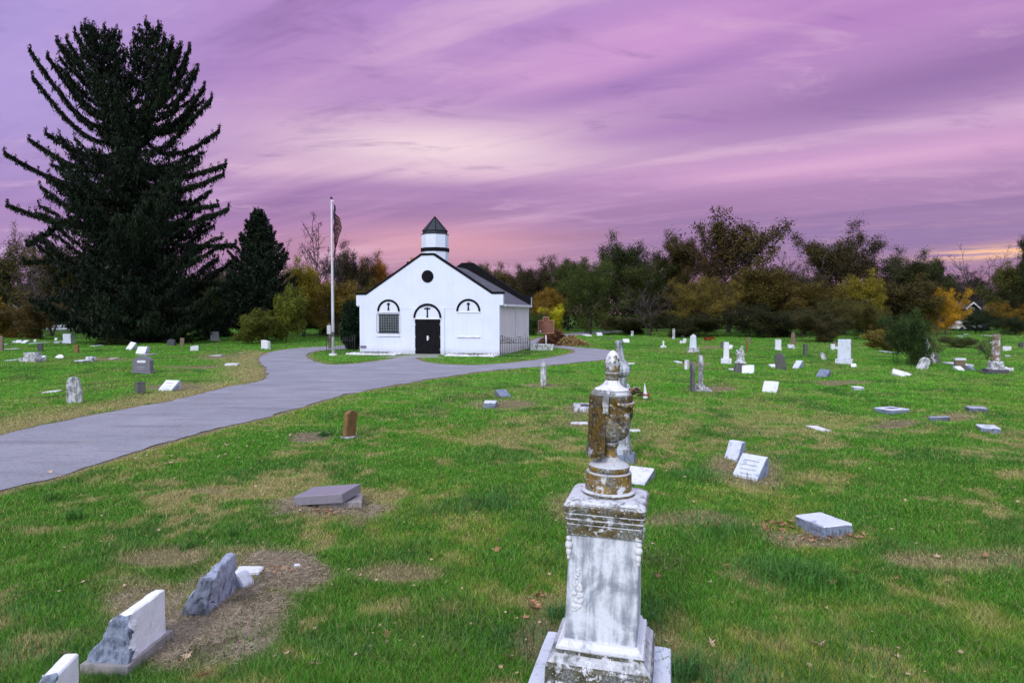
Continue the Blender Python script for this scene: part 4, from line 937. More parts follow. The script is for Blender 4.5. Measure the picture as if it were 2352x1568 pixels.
# paved walk from the door to the road
P = [Lc(-.8, -.3), Lc(.8, -.3), Lc(1.2, -1.6), Lc(2.2, -3.0), Lc(-2.2, -3.4), Lc(-1.1, -1.6)]
sheet('walkway', [[(p.x, p.y) for p in P]], .6, .018, M['concrete'])
# ------------------------------------------------------------------ iron fences
def curl(cx, cz, r_, turns=1.6, s=1, a0=0):
    return [(cx + s * r_ * (1 - i / 22) * math.cos(a0 + i / 22 * turns * 2 * math.pi), 0, cz + r_ * (1 - i / 22) * math.sin(a0 + i / 22 * turns * 2 * math.pi)) for i in range(20)]
def iron_fence(p0, p1, n, label, hl, hr, flip=False):
    d = p1 - p0; L = d.length; root = empty('iron_fence', (p0.x, p0.y, p0.z), math.atan2(d.y, d.x)); tag(root, label, 'fence', 'ornamental iron fences by the chapel')
    bm = bmesh.new(); tube(bm, [(0, 0, .86), (L, 0, .88)], .018, 5); tube(bm, [(0, 0, .24), (L, 0, .22)], .015, 5)
    tube(bm, [(L * i / 12, 0, .20 - .16 * math.sin(math.pi * i / 12)) for i in range(13)], .015, 5); obj('rail', bm, M['iron'], root)
    for i in range(1, n):
        x = L * i / n; bm = bmesh.new(); h = 1.0 + .28 * abs(1 - i / n * 1.6) if not flip else 1.0 + .25 * abs((i / n) * 1.5 - .9)
        tube(bm, [(x, 0, 0), (x, 0, h)], .0115, 5); prism(bm, [(x - .025, h), (x, h - .04), (x + .025, h), (x, h + .11)], -.008, .008); obj('picket', bm, M['iron'], root)
    for x, h, s in ((0, hl, 1), (L, hr, -1)):
        bm = bmesh.new(); pts = [(x, 0, -.05), (x, 0, h)] + [(x + s * (.08 - .08 * math.cos(a)), 0, h + .09 * math.sin(a)) for a in (.5, 1.0, 1.57, 2.1, 2.6, 3.14)] + [(x + s * .16, 0, h - .25)]
        tube(bm, pts, .019, 6); obj('post', bm, M['iron'], root)
    bm = bmesh.new(); e = L if flip else 0; s = -1 if flip else 1
    for cx, cz, r_ in ((.12, .98, .10), (.62, .98, .09), (.82, .95, .07)): tube(bm, curl(e + s * cx, cz, r_), .012, 4)
    tube(bm, [(e + s * (.1 + .6 * i / 8), 0, 1.08 - .20 * math.sin(i / 8 * 1.57)) for i in range(9)], .013, 4); obj('scroll', bm, M['iron'], root)
iron_fence(G(1149, 820), G(1217, 819), 13, 'black wrought iron fence panel at the right corner of the chapel', 1.22, .98)
iron_fence(G(750, 812), G(815, 813), 12, 'black wrought iron fence panel between the flagpole and chapel', 1.02, 1.15, True)
# ------------------------------------------------------------------ flagpole, flag, meter post
fp = G(765, 816); k = fp.y / FPX; HP = zat(458, fp.y)
root = empty('flagpole', fp); tag(root, 'tall white tapered metal flagpole left of the chapel', 'flagpole')
bm = bmesh.new(); tube(bm, [(0, 0, 0), (0, 0, 3), (0, 0, 6.5), (0, 0, HP)], [.085, .08, .062, .04], 12); obj('pole', bm, simple('pole_paint', (.60, .60, .64), (.52, .52, .56), .5, 1), root, True)
bm = bmesh.new(); bmesh.ops.create_uvsphere(bm, u_segments=12, v_segments=8, radius=.085, matrix=Matrix.Translation((0, 0, HP + .08))); obj('finial', bm, M['iron'], root)
bm = boxm((-.20, .20, -.20, .20, -.02, .12)); bevel(bm, .03); obj('footing', bm, M['trim'], root)
obj('cleat_box', boxm((-.10, .12, -.13, -.082, 1.20, 1.48)), M['granite_dark'], root)
bm = bmesh.new(); tube(bm, [(.10, -.02, 1.5), (.11, -.02, HP - .1)], .006, 4); box(bm, .05, .16, -.03, -.01, HP - .12, HP - .08); obj('halyard', bm, M['steel'], root)
m, t, b = mat('flag_cloth'); at = t.new('ShaderNodeUVMap', uv_map='UVMap'); sp = t.new('ShaderNodeSeparateXYZ'); t.l.new(at.outputs[0], sp.inputs[0]); U, Vv = sp.outputs[0], sp.outputs[1]
stripe = t.m('GREATER_THAN', t.m('FRACT', t.m('MULTIPLY', Vv, 6.5)), .5)
cc = t.mix(stripe, (.085, .010, .012), (.11, .075, .085)); canton = t.m('MULTIPLY', t.m('LESS_THAN', U, .4), t.m('GREATER_THAN', Vv, .46))
su = t.m('SUBTRACT', t.m('FRACT', t.m('MULTIPLY', U, 15.0)), .5); sv_ = t.m('SUBTRACT', t.m('FRACT', t.m('MULTIPLY', Vv, 16.6)), .5)
star = t.m('LESS_THAN', t.m('ADD', t.m('MULTIPLY', su, su), t.m('MULTIPLY', sv_, sv_)), .07)
t.put(b.inputs['Base Color'], t.mix(canton, cc, t.mix(star, (.006, .008, .028), (.14, .14, .17)))); b.inputs['Roughness'].default_value = .85
bm = bmesh.new(); uvl = bm.loops.layers.uv.new('UVMap'); NU, NV = 34, 26; HO = 1.55; z0 = HP - .28; grid = []
for i in range(NU + 1):
    row = []
    for j in range(NV + 1):
        u, v = i / NU, j / NV
        hang = 2.0 * u * (1 - .35 * (1 - v)) ; xx = .12 + .62 * (u ** .5) * (.30 + .70 * math.sin(min(1, .12 + v * .75 + u * .25) * math.pi)) * (.55 + .45 * math.cos(u * 9 + v * 2))
        row.append(bm.verts.new((xx + .03 * math.sin(v * 12 + u * 6), .09 * math.sin(u * 17 + v * 3), z0 - HO * v - hang)))
    grid.append(row)
for i in range(NU):
    for j in range(NV):
        f = bm.faces.new((grid[i][j], grid[i + 1][j], grid[i + 1][j + 1], grid[i][j + 1]))
        for l, (a, b_) in zip(f.loops, ((i, j), (i + 1, j), (i + 1, j + 1), (i, j + 1))): l[uvl].uv = (a / NU, 1 - b_ / NV)
fl = obj('flag', bm, m, None, True); fl.location = fp; tag(fl, 'limp stars and stripes flag hanging down from the flagpole top', 'flag')
mp = G(757, 800); root = empty('utility_post', mp); tag(root, 'short wooden post with a meter box behind the flagpole', 'post')
obj('post', boxm((-.07, .07, -.07, .07, -.1, 1.9)), M['wood'], root); obj('meter_box', boxm((-.14, .14, -.17, -.072, 1.1, 1.75)), M['steel'], root)
# ------------------------------------------------------------------ historical marker
p = G(1254, 797); k = p.y / FPX; root = empty('historical_marker', p, R(-8)); tag(root, 'brown cast historical marker on a white post beside the road', 'marker')
H0 = zat(765, p.y) - p.z; H1 = zat(736, p.y) - p.z; hw = 18 * k
bm = bmesh.new(); tube(bm, [(0, 0, -.1), (0, 0, H0 - .15)], .055, 10); obj('post', bm, M['white_metal'], root, True)
bm = bmesh.new(); prism(bm, [(-.07, H0 - .16), (.07, H0 - .16), (.09, H0 - .06), (.3, H0 + .0), (-.3, H0 + .0), (-.09, H0 - .06)], -.04, .04); obj('bracket', bm, M['marker'], root)
top = H1 + .30
bm = bmesh.new(); PL = [(-hw, H0), (hw, H0), (hw, H1), (.27, H1), (.22, H1 + .10), (.22, top), (.06, top - .02), (-.06, top - .02), (-.22, top), (-.22, H1 + .10), (-.27, H1), (-hw, H1)]
prism(bm, PL, -.045, .045); pl = obj('plate', bm, M['marker'], root)
bm = bmesh.new()
for i in range(len(PL)):
    a, b_ = PL[i - 1], PL[i]; tube(bm, [(a[0], -.05, a[1]), (b_[0], -.05, b_[1])], .022, 4)
tube(bm, [(-.22, -.05, H1 + .06), (-.17, -.05, H1 - .12), (0, -.05, H1 - .22), (.17, -.05, H1 - .12), (.22, -.05, H1 + .06)], .016, 4)
obj('rim', bm, M['gold'], root)
bm = bmesh.new(); rr = random.Random(4)
for j in range(12):
    z_ = H1 - .30 - j * (H1 - H0 - .40) / 12; x = -hw + .12; big = j == 0
    if big: x = -hw + .22
    while x < hw - (.25 if big else .14):
        wl = rr.uniform(.03, .06) if not big else .035; box(bm, x, x + wl, -.052, -.046, z_ - (.030 if big else .012), z_ + (.030 if big else .012)); x += wl + (.02 if not big else .018)
obj('lettering', bm, simple('faint_lettering', (.30, .13, .08)), pl)
bm = bmesh.new(); n = 16; prism(bm, [(-hw + .17 + .07 * math.cos(2 * math.pi * i / n), H0 + .15 + .07 * math.sin(2 * math.pi * i / n)) for i in range(n)], -.054, -.046); obj('emblem', bm, M['trim'], pl)

# ------------------------------------------------------------------ gravestones
def dims(x0, x1, yt, yb):
    p = G((x0 + x1) / 2, yb); d = p.y
    return p, max(.08, (x1 - x0) * d / FPX), max(.05, zat(yt, d) - p.z)
COLLAR = []
def place(name, label, cat, p, yaw=0, tx=0, ty=0, group=None, sink=.0):
    COLLAR.append((p.x, p.y, p.z))
    o = empty(name, (p.x, p.y, p.z - sink), R(yaw), R(tx), R(ty)); return tag(o, label, cat, group)
def outline(w, h, top, tp=0.0):
    a = w / 2; b_ = a * (1 - tp)
    if top == 'flat': T_ = [(b_, h), (-b_, h)]
    elif top == 'round': T_ = [(b_ * math.cos(math.pi * i / 12), h - b_ + b_ * math.sin(math.pi * i / 12)) for i in range(13)]
    elif top == 'arc': T_ = [(b_ * math.cos(math.pi * (.16 + .68 * i / 8)) / math.cos(math.pi * .16), h - .22 * w + .22 * w * math.sin(math.pi * (.0 + 1.0 * i / 8))) for i in range(9)]
    elif top == 'peak': T_ = [(b_, h * .84), (b_ * .5, h * .93), (0, h), (-b_ * .5, h * .93), (-b_, h * .84)]
    elif top == 'slope': T_ = [(b_, h), (b_ * .2, h * .97), (-b_, h * .84)]
    elif top == 'slope_r': T_ = [(b_, h * .84), (-b_ * .2, h * .97), (-b_, h)]
    elif top == 'broken': T_ = [(b_, h * .82), (b_ * .55, h * .93), (b_ * .2, h * .90), (-b_ * .3, h), (-b_, h * .95)]
    return [(-a, 0), (a, 0)] + T_
def tab_bm(w, h, t, top='flat', tp=0.0, bev=.012, rough=.004, seed=0, z0=0.0):
    bm = bmesh.new(); prism(bm, outline(w, h, top, tp), -t / 2, t / 2)
    if z0: bmesh.ops.translate(bm, verts=bm.verts, vec=(0, 0, z0))
    bevel(bm, min(bev, t * .2, w * .15))
    if rough:
        for v in bm.verts: v.co += mnoise.noise_vector(v.co * 7 + Vector((seed, seed * .3, 0))) * rough * 1.5
    return bm
def wedge_bm(L, D, H, front=.06, topt=.08, seed=0, rough=.0):
    """slant marker: long axis x, slanted face towards -y"""
    bm = bmesh.new(); P = [(-D / 2, -.05), (D / 2, -.05), (D / 2, H), (D / 2 - topt, H), (-D / 2, front)]
    prism(bm, P, -L / 2, L / 2, 'x'); bevel(bm, .012)
    if rough: roughen(bm, rough, 5, 2, seed, keep=lambda c_: 1.0 if (c_.x < -L * .30 or c_.y > D * .30) else .12)
    return bm
def slab_bm(w, d, h, seed=0, rough=.012, cham=.0):
    bm = bmesh.new(); r_ = random.Random(seed); j = lambda: r_.uniform(-.03, .03)
    P = [(-w / 2 + j() * w, -d / 2), (w / 2, -d / 2 + j()), (w / 2 + j() * w, d / 2), (-w / 2, d / 2 + j())]; prism(bm, P, -.06, h, 'z'); bevel(bm, .014)
    if rough:
        roughen(bm, rough, 9, 2, seed, keep=lambda c_: .15 if c_.z > h - .004 else 1.0)
    return bm
def ink(root, w, z0, z1, y, rows, seed=0, tilt=0.0, mat_=None, big=True, ctr=0.0):
    """worn unreadable engraving: rows of tiny strokes on the face"""
    r_ = random.Random(seed)
    for i in range(rows):
        bm = bmesh.new(); z_ = z1 - (z1 - z0) * (i + .5) / rows; wid = w * r_.uniform(.45, .8); x = -wid / 2 + ctr; hh = (z1 - z0) / rows * (.22 if (i or not big) else .32)
        while x < wid / 2 + ctr:
            l_ = r_.uniform(.5, .9) * hh; yy = y + tilt * (z_ - z0); box(bm, x, x + l_ * .35, yy - .003, yy + .002, z_ - hh / 2 * r_.uniform(.5, 1), z_ + hh / 2); x += l_
        q = obj('inscription_line', bm, mat_ or M['ink'], root)
    return q
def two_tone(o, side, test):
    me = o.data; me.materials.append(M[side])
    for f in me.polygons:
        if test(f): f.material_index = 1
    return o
SIDE = {'rock_face': 'granite_dark_blue', 'white_speckled': 'pitched', 'granite_white': 'pitched', 'marble_clean': 'pitched_pale', 'granite_blue': 'granite_dark_blue'}  # rough side finishes, coloured darker to add shaded-side contrast against the pale tops
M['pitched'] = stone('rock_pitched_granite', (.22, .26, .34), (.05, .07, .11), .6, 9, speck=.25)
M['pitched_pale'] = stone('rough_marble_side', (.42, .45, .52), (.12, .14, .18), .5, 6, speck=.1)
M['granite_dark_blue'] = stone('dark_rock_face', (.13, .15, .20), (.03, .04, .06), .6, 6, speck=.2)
M['granite_top'] = stone('grey_blue_top', (.36, .38, .45), (.12, .14, .18), .5, 6, speck=.2)
GH = 'headstones scattered over the cemetery lawn'; GF = 'small flush grave markers in the grass'
def S_tab(label, x0, x1, yt, yb, m_='marble', yaw=-8, t=.11, top='flat', tp=0.0, base=None, tx=0, ty=0, name='headstone', w=None, bmat=None, text=0, rough=.004, basew=1.3, based=2.6):
    p, w_, h = dims(x0, x1, yt, yb); w_ = w or w_; bh = 0
    o = place(name, label, 'gravestone', p, yaw, tx, ty, GH)
    if base:
        bh = base * h; obj('base', slab_bm(w_ * basew, t * based, bh, int(x0), .006), M[bmat or m_], o); h -= bh
    obj('tablet', tab_bm(w_, h + (0 if base else .06), t, top, tp, seed=x0, z0=bh - (0 if base else .06), rough=rough), M[m_], o)
    if text: ink(o, w_ * .7, bh + h * .35, bh + h * .85, -t / 2 - .004, text, int(x0))
    return o
def S_wedge(label, x0, x1, yt, yb, m_='marble', yaw=0, D=None, front=.05, tx=0, ty=0, L=None, rough=0, H=None, name='slant_marker', text=0, topt=.07, base=False, bmat='concrete'):
    p, w_, h = dims(x0, x1, yt, yb); L = L or w_; D = D or min(.5, w_ * .7); H = H or h
    p = p + Vector((0, D * .4, 0)); o = place(name, label, 'gravestone', p, yaw, tx, ty, GH)
    if base: obj('footing', slab_bm(L * 1.1, D * 1.2, .07, 3, .004), M[bmat], o); bmesh_z = .07
    q = obj('stone', wedge_bm(L, D, H, front, topt, int(x0), rough), M[m_], o)
    if base: q.location.z = .071
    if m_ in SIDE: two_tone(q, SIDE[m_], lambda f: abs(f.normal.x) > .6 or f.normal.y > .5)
    if text:
        n_ = ink(o, L * .8, .05, H * .85, -D / 2 - .002, text, int(x0), tilt=(D - topt) / (H - front)); n_.location = (0, 0, 0)
    return o
def S_slab(label, x0, x1, yt, yb, h=.06, m_='marble', yaw=0, tx=0, ty=0, name='flush_marker', panel=None, rough=.010, grp=None, base=None):
    n = G((x0 + x1) / 2, yb); f = G0((x0 + x1) / 2, yt, n.z + h); d = max(.10, f[1] - n.y); w_ = (x1 - x0) * (n.y + d / 2) / FPX
    c_, s_ = abs(math.cos(R(yaw))), abs(math.sin(R(yaw)))
    if s_ > .12:   # footprint seen turned: solve the two sides from the two extents
        dt = c_ * c_ - s_ * s_
        if abs(dt) > .25: a = (w_ * c_ - d * s_) / dt; b_ = (d * c_ - w_ * s_) / dt
        else: a = b_ = (w_ + d) / 2 / (c_ + s_)
        w2, d2 = (a, b_) if a > .08 and b_ > .08 else (max(w_, d) * .75, min(w_, d) * .75)
    else: w2, d2 = w_, d
    p = Vector(((G0((x0 + x1) / 2, yb)[0]) * (n.y + d / 2) / n.y, n.y + d / 2, n.z))
    o = place(name, label, 'grave marker', p, yaw, tx, ty, grp or GF)
    q = obj('slab', slab_bm(w2, d2, h, int(x0 + yt), rough), M[m_ if m_ != 'granite_blue' else 'granite_top'], o)
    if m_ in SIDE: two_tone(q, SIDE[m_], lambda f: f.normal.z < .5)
    if panel: obj('plaque', boxm((-w2 * .22, w2 * .22, -d2 * .2, d2 * .2, h - .01, h + .004)), M[panel], o)
    return o
def S_rot(label, L_, F_, R_, h=.12, m_='granite_white', name='flush_marker', panel=None, rough=.010):
    """marker turned corner-on: left, front and right corners of its top face"""
    g_ = G(*F_); z_ = g_.z + h; l, f, q_ = (Vector((*G0(*p_, z_), 0)) for p_ in (L_, F_, R_)); e1 = f - l; e2 = q_ - f
    a1, a2 = math.atan2(e1.y, e1.x), math.atan2(e2.y, e2.x); yaw = (a1 + a2 - math.pi / 2) / 2; w2, d2 = e1.length, max(.12, e2.length); ctr = (l + q_) / 2
    o = place(name, label, 'grave marker', Vector((ctr.x, ctr.y, g_.z)), math.degrees(yaw), 0, 0, GF)
    q = obj('slab', slab_bm(w2, d2, h, int(L_[0]), rough), M[m_], o)
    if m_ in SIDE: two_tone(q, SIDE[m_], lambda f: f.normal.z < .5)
    if panel: obj('plaque', boxm((-w2 * .22, w2 * .22, -d2 * .2, d2 * .2, h - .01, h + .004)), M[panel], o)
    return o
def c1(a, b_, c_, d): return a * .26, c_ * .26, 705.6 + b_ * .26, 705.6 + d * .26            # left field close-up: x0,ytop,x1,ybottom
def c5(a, b_, c_, d): return 1552.3 + a * .30004, 1552.3 + c_ * .30004, 423.4 + b_ * .30004, 423.4 + d * .30004
def c6(a, b_, c_, d): return 1956.9 + a * .27009, 1956.9 + c_ * .27009, 470.4 + b_ * .27, 470.4 + d * .27
def c4(a, b_, c_, d): return 1129 + a * .21, 1129 + c_ * .21, 564.5 + b_ * .21, 564.5 + d * .21
# --- left lawn
S_tab('brown round topped headstone cut by the left picture edge', *c1(-22, 250, 34, 385), 'brown', top='round', t=.14)
S_slab('low pale stub beside the brown stone at the left edge', *c1(10, 380, 55, 394), .05, 'marble')
S_slab('grey low slab, first of the far left row', *c1(57, 299, 118, 318), .18, 'marble_dirty')
S_wedge('white slanted marker left of its twin in the far left row', *c1(137, 290, 178, 317), 'marble_clean', yaw=20, ty=4)
S_wedge('white slanted marker right of its twin in the far left row', *c1(180, 292, 241, 320), 'marble_clean', yaw=-20)
S_slab('white flush slab in front of the two slanted twins', *c1(68, 323, 140, 336), .06, 'marble_clean')
S_tab('tiny white stone stub behind the small flat slab, far left', *c1(301, 282, 325, 304), 'marble', t=.15, top='round')
S_slab('small pale flat slab in front of the tiny stub', *c1(302, 307, 358, 322), .06, 'marble_clean')
S_tab('narrow black headstone left of the white block', *c1(335, 318, 378, 385), 'granite_dark', t=.16, yaw=15, top='arc')
S_slab('pale flat chip in the grass left of the stepped pedestal', *c1(127, 362, 178, 378), .05, 'marble_clean')
S_slab('pinkish flat slab between black headstone and white block', *c1(408, 326, 470, 342), .05, 'brown')
S_tab('tiny white stone under the left shrubs', *c1(482, 268, 510, 292), 'marble_clean', t=.12, top='round')
S_tab('big square white block headstone at the back left', *c1(560, 235, 655, 318), 'granite_white', t=.38, yaw=-20, base=.16, basew=1.15, based=1.3, rough=.012)
S_slab('low white slab leaning on the big square block', *c1(518, 297, 566, 318), .14, 'marble_clean')
S_tab('mossy green brown short headstone right of the white block', *c1(656, 330, 697, 390), 'rust', t=.14)
o = S_tab('stepped grey pedestal of two blocks without its stone', *c1(212, 398, 368, 474), 'marble_dirty', t=.55, base=.5, basew=1.0, based=1.35, name='grave_pedestal', rough=.01); o.children[1].scale = (.74, .8, 1)
S_wedge('white fragment leaning right of the stepped pedestal', *c1(350, 428, 398, 463), 'marble_clean', yaw=-30)
S_slab('white chip at the left foot of the stepped pedestal', *c1(168, 458, 210, 475), .08, 'marble_clean')
S_tab('white oval stone tipped back on the lawn', *c1(487, 413, 560, 452), 'marble_clean', t=.10, top='round', tx=-38, yaw=12, ty=-14)
S_slab('thin chip right of the tipped oval stone', *c1(562, 439, 602, 448), .04, 'marble_clean')
S_slab('white slab in bare soil right of the oval stone', *c1(672, 463, 748, 488), .10, 'marble_clean')
S_tab('small dark block with white top in the middle left lawn', *c1(770, 435, 838, 475), 'marble_dirty', t=.3, yaw=-10)
S_slab('pale chip at the right end of the sandy strip', *c1(958, 447, 1006, 461), .05, 'marble_clean')
S_slab('white slab left of the reddish post under the spruce', *c1(1006, 283, 1071, 306), .10, 'marble_clean', ty=-6)
S_slab('thin pale slab close to the reddish post', *c1(1076, 284, 1132, 293), .05, 'marble')
S_slab('pale chip at the left foot of the spruce shade', *c1(872, 326, 912, 346), .06, 'marble')
S_tab('reddish brown narrow headstone just left of the spruce trunk', *c1(1140, 250, 1172, 316), 'brown', t=.18, yaw=30)
S_wedge('tilted white marker at the foot of the spruce', *c1(1112, 310, 1182, 368), 'marble_clean', yaw=-25, ty=8)
S_slab('white rubble slab left of the tilted marker by the spruce', *c1(1086, 303, 1142, 320), .10, 'marble_clean')
S_tab('black headstone with light rim right of the spruce trunk', *c1(1480, 280, 1552, 342), 'granite_dark', t=.2, yaw=-10, top='arc')
S_tab('brown leaning headstone right of the black one', *c1(1589, 270, 1622, 346), 'brown', t=.16, yaw=20, ty=5)
S_slab('pale flat slab between spruce roots and black headstone', *c1(1396, 297, 1448, 308), .05, 'marble')
S_tab('pale broken stub at the right foot of the spruce trunk', *c1(1350, 262, 1384, 292), 'marble', t=.15, top='broken', ty=-12)
S_tab('tall white headstone on a base near the yellow shrub', *c1(1858, 215, 1934, 298), 'marble_clean', t=.14, yaw=-6, base=.12)
S_tab('small white block headstone alone left of the road', *c1(1686, 337, 1750, 386), 'marble_clean', t=.22, yaw=25, top='slope')
S_slab('thin white slab with dry grass left of the road', *c1(1825, 420, 1920, 438), .06, 'marble_clean', ty=-3)
S_slab('tan flat slab behind the thin white one', *c1(1875, 394, 1944, 403), .04, 'brown')
st_ = G(1938 * .26, 705.6 + 400 * .26); bm = bmesh.new(); tube(bm, [(0, 0, 0), (-.10, 0, .45), (-.18, .02, .62)], .015, 5); tag(obj('stick', bm, M['wood'], None), 'thin dead stick poking up behind the tan slab', 'stick').location = st_
S_slab('grey white slab beside the dry road edge at left', *c1(1978, 493, 2088, 519), .12, 'marble')
o = S_tab('grey granite headstone with pale name panel', *c1(1182, 430, 1350, 574), 'granite', t=.26, yaw=-8, top='arc', base=.14, basew=1.2, based=1.7)
p, w_, h = dims(*c1(1182, 430, 1350, 574)); obj('name_panel', boxm((-w_ * .22, w_ * .26, -.146, -.128, h * .62, h * .76)), M['marble'], o); ink(o, w_ * .66, h * .22, h * .42, -.137, 2, 5, mat_=M['marble'])
S_wedge('white slanted headstone standing behind the grey granite one', *c1(1198, 348, 1295, 414), 'marble_clean', yaw=-12, D=.45, topt=.2)
S_slab('concrete footing of the white slanted headstone', *c1(1192, 408, 1292, 430), .06, 'concrete', name='footing')
S_tab('tall white streaked marble tablet nearest the road at left', *c1(598, 612, 728, 845), 'marble_dirty', t=.10, yaw=28, top='round', tp=.18, ty=-2)
S_slab('broken flat white slab left of the tall streaked tablet', *c1(344, 731, 490, 759), .05, 'marble', yaw=15, ty=-5)
S_tab('short dark grey headstone seen from its edge near the road', *c1(1197, 650, 1278, 762), 'dark', t=.24, yaw=-48, top='slope', w=.34, ty=3)
S_wedge('white slanted marker with small engraving near the road', *c1(1402, 648, 1552, 739), 'marble_clean', yaw=-18, D=.42, H=.34, text=3)
S_tab('white headstone with clipped corner at the road bend', *c1(2300, 290, 2396, 372), 'marble_clean', yaw=-35, t=.24, top='slope_r', base=.1, basew=1.1, based=1.3)
for i, (a, b_) in enumerate(((60, 790), (130, 770), (215, 774), (255, 782), (480, 775), (560, 812), (390, 805))):
    S_slab(['tiny white chip nearest the left edge of the lawn', 'tiny white chip under the left shrubs', 'tiny white chip behind the white block', 'tiny white chip left of the spruce shade', 'tiny white chip right of the black headstone', 'tiny white chip near the road bend', 'tiny white chip in front of the spruce shade'][i], a - 4, a + 5, b_ - 2, b_, .04, 'marble_clean', name='stone_chip')
# --- right lawn
S_tab('pointed blue white headstone on a dark stepped base', *c5(106, 1145, 158, 1288), 'granite_white', t=.24, yaw=-20, top='peak', tp=.18, base=.26, basew=1.75, based=2.6, bmat='marble_dirty')
S_tab('square white pillar headstone with a flat cap', *c5(364, 1207, 406, 1372), 'marble_clean', t=.32, yaw=-18, tp=.08, base=.23, basew=1.9, based=1.9)
S_tab('dark stone half hidden behind the white pillar', *c5(345, 1205, 366, 1256), 'dark', t=.2)
S_wedge('pale stone tilted behind the white pillar', *c5(405, 1228, 432, 1259), 'marble', yaw=-30, ty=12)
# pedestal with broken statue
p, w_, h = dims(*c5(446, 1297, 540, 1440)); o = place('broken_monument', 'dirty white pedestal monument with a broken figure on top', 'monument', p, -15, 0, 0)
bm = bmesh.new(); a = w_ / 2 * .92; sqloft(bm, [(-.05, a * 1.1, .01), (h * .28, a * 1.08, .01), (h * .29, a * .9, .01), (h * .5, a * .85, .01)]); obj('base', bm, M['dark'], o)
bm = bmesh.new(); sqloft(bm, [(h * .5, a * .98, .02), (h * .6, a * .8, .02), (h * .64, a * .66, .02), (h * .93, a * .58, .02), (h * .95, a * .72, .02), (h, a * .70, .02)]); obj('pedestal', bm, M['marble_dirty'], o)
bm = bmesh.new(); tube(bm, [(0, 0, h), (.02, 0, h + .12), (.05, 0, h + .22), (.08, 0, h + .34)], [.14, .12, .07, .05], 8); tube(bm, [(-.02, 0, h + .02), (-.18, 0, h + .12), (-.22, 0, h + .02)], [.08, .07, .05], 7)
roughen(bm, .03, 8, 1, 3); obj('figure', bm, M['marble_dirty'], o)
S_slab('thin white slab at the left foot of the broken figure pedestal', *c5(385, 1408, 442, 1436), .08, 'marble_clean')
S_tab('white broken slab leaning right of the figure pedestal', *c5(506, 1373, 595, 1446), 'marble_clean', t=.12, top='slope', yaw=-12, tx=-32, ty=6)
S_tab('tall dark mossy tablet leaning left in the right field', *c5(792, 1288, 822, 1421), 'dark', t=.14, yaw=-50, ty=-9, w=.5, top='round')
S_wedge('white rubble left of the tall leaning tablet', *c5(722, 1378, 776, 1400), 'marble_clean', yaw=10, D=.3)
S_wedge('dark backed white wedge right of the leaning tablet', *c5(916, 1350, 971, 1411), 'granite_white', yaw=-55, D=.4)
S_wedge('white wedge with dark end in the middle of the right field', *c5(1101, 1420, 1184, 1478), 'granite_blue', yaw=-48, D=.4, rough=.012)
S_tab('white square headstone on a flat base before the wood', *c5(760, 1187, 803, 1268), 'marble', t=.3, yaw=-14, base=.1, basew=1.2, based=1.4)
S_tab('tall brown weathered tablet on a mound at the wood edge', *c5(880, 1128, 913, 1232), 'brown', t=.16, top='peak', tp=.15, yaw=-20)
S_wedge('grey rubble at the foot of the tall brown tablet', *c5(866, 1226, 915, 1260), 'marble_dirty', D=.4, rough=.03)
S_tab('thin dark slab seen edge on with white top', *c5(981, 1222, 998, 1306), 'dark', t=.16, yaw=80, w=.5, ty=0)
S_tab('small tilted stone with white head right of the thin slab', *c5(1118, 1283, 1152, 1342), 'marble_dirty', t=.15, ty=-20, top='round')
S_slab('low white slab left of the big white block', *c5(1126, 1240, 1188, 1262), .2, 'marble')
S_tab('small white block joined to the low slab', *c5(1186, 1222, 1214, 1264), 'marble', t=.25)
S_tab('narrow dark stone behind the small white block', *c5(1203, 1203, 1223, 1262), 'brown', t=.2)
S_tab('tall rough faced white block headstone on a wide base', *c5(1243, 1187, 1335, 1372), 'granite_white', t=.48, yaw=-30, tp=.06, base=.20, basew=1.25, based=1.4, rough=.014)
S_wedge('small white stone right of the tall white block', *c5(1350, 1373, 1389, 1403), 'marble_clean', yaw=-20, D=.3)
S_tab('thin white post headstone leaning right', *c5(74, 1342, 93, 1420), 'marble', t=.12, yaw=60, w=.35, ty=4)
S_slab('white rubble with tan soil left of the thin white post', *c5(30, 1350, 70, 1371), .08, 'marble')
S_tab('thin dark tablet seen edge on, left of a pair', 1586, 1594, 832, 900, 'dark', t=.10, yaw=84, w=.55, top='round')
o = S_tab('thin white tablet seen edge on, right of a pair', 1602, 1616, 817, 893, 'marble_dirty', t=.13, yaw=78, w=.62, top='flat', ty=-3, base=.12, basew=1.1, based=2.0)
S_slab('grey stone footing under the edge on pair', 1590, 1642, 886, 902, .06, 'marble_dirty', yaw=-8, name='footing')
S_tab('white broken headstone leaning in the near right field', 1751, 1783, 873, 900, 'marble_clean', t=.16, yaw=-25, tx=-24, ty=10, top='slope')
S_tab('small pale stone at the wood edge below the tallest tree', *c5(546, 1170, 571, 1212), 'brown', t=.15, top='round', base=.12)
bm = boxm((-.05, .05, -.05, .05, -.05, .75)); bevel(bm, .01); q = obj('marker_post', bm, M['rust']); q.location = G(1716, 808); tag(q, 'short pinkish marker post behind the broken figure pedestal', 'post')
S_tab('small leaning pale stone beside a shorter one at the field back', *c4(2088, 1012, 2124, 1062), 'marble', ty=10, t=.12)
S_tab('short pale stone left of the small leaning one', *c4(2055, 1035, 2084, 1070), 'marble', ty=14, t=.12)
S_tab('tall grey wooden looking post stone left at the wood edge', *c4(1978, 905, 2006, 1022), 'marble_dirty', t=.16, tp=.1, base=.12)
S_tab('pale leaning stub right of the grey post stone', *c4(2072, 978, 2104, 1006), 'marble', ty=22, t=.12)
S_tab('small grey square post stone before the dark wood', *c4(1525, 930, 1553, 992), 'marble_dirty', t=.2, base=.1)
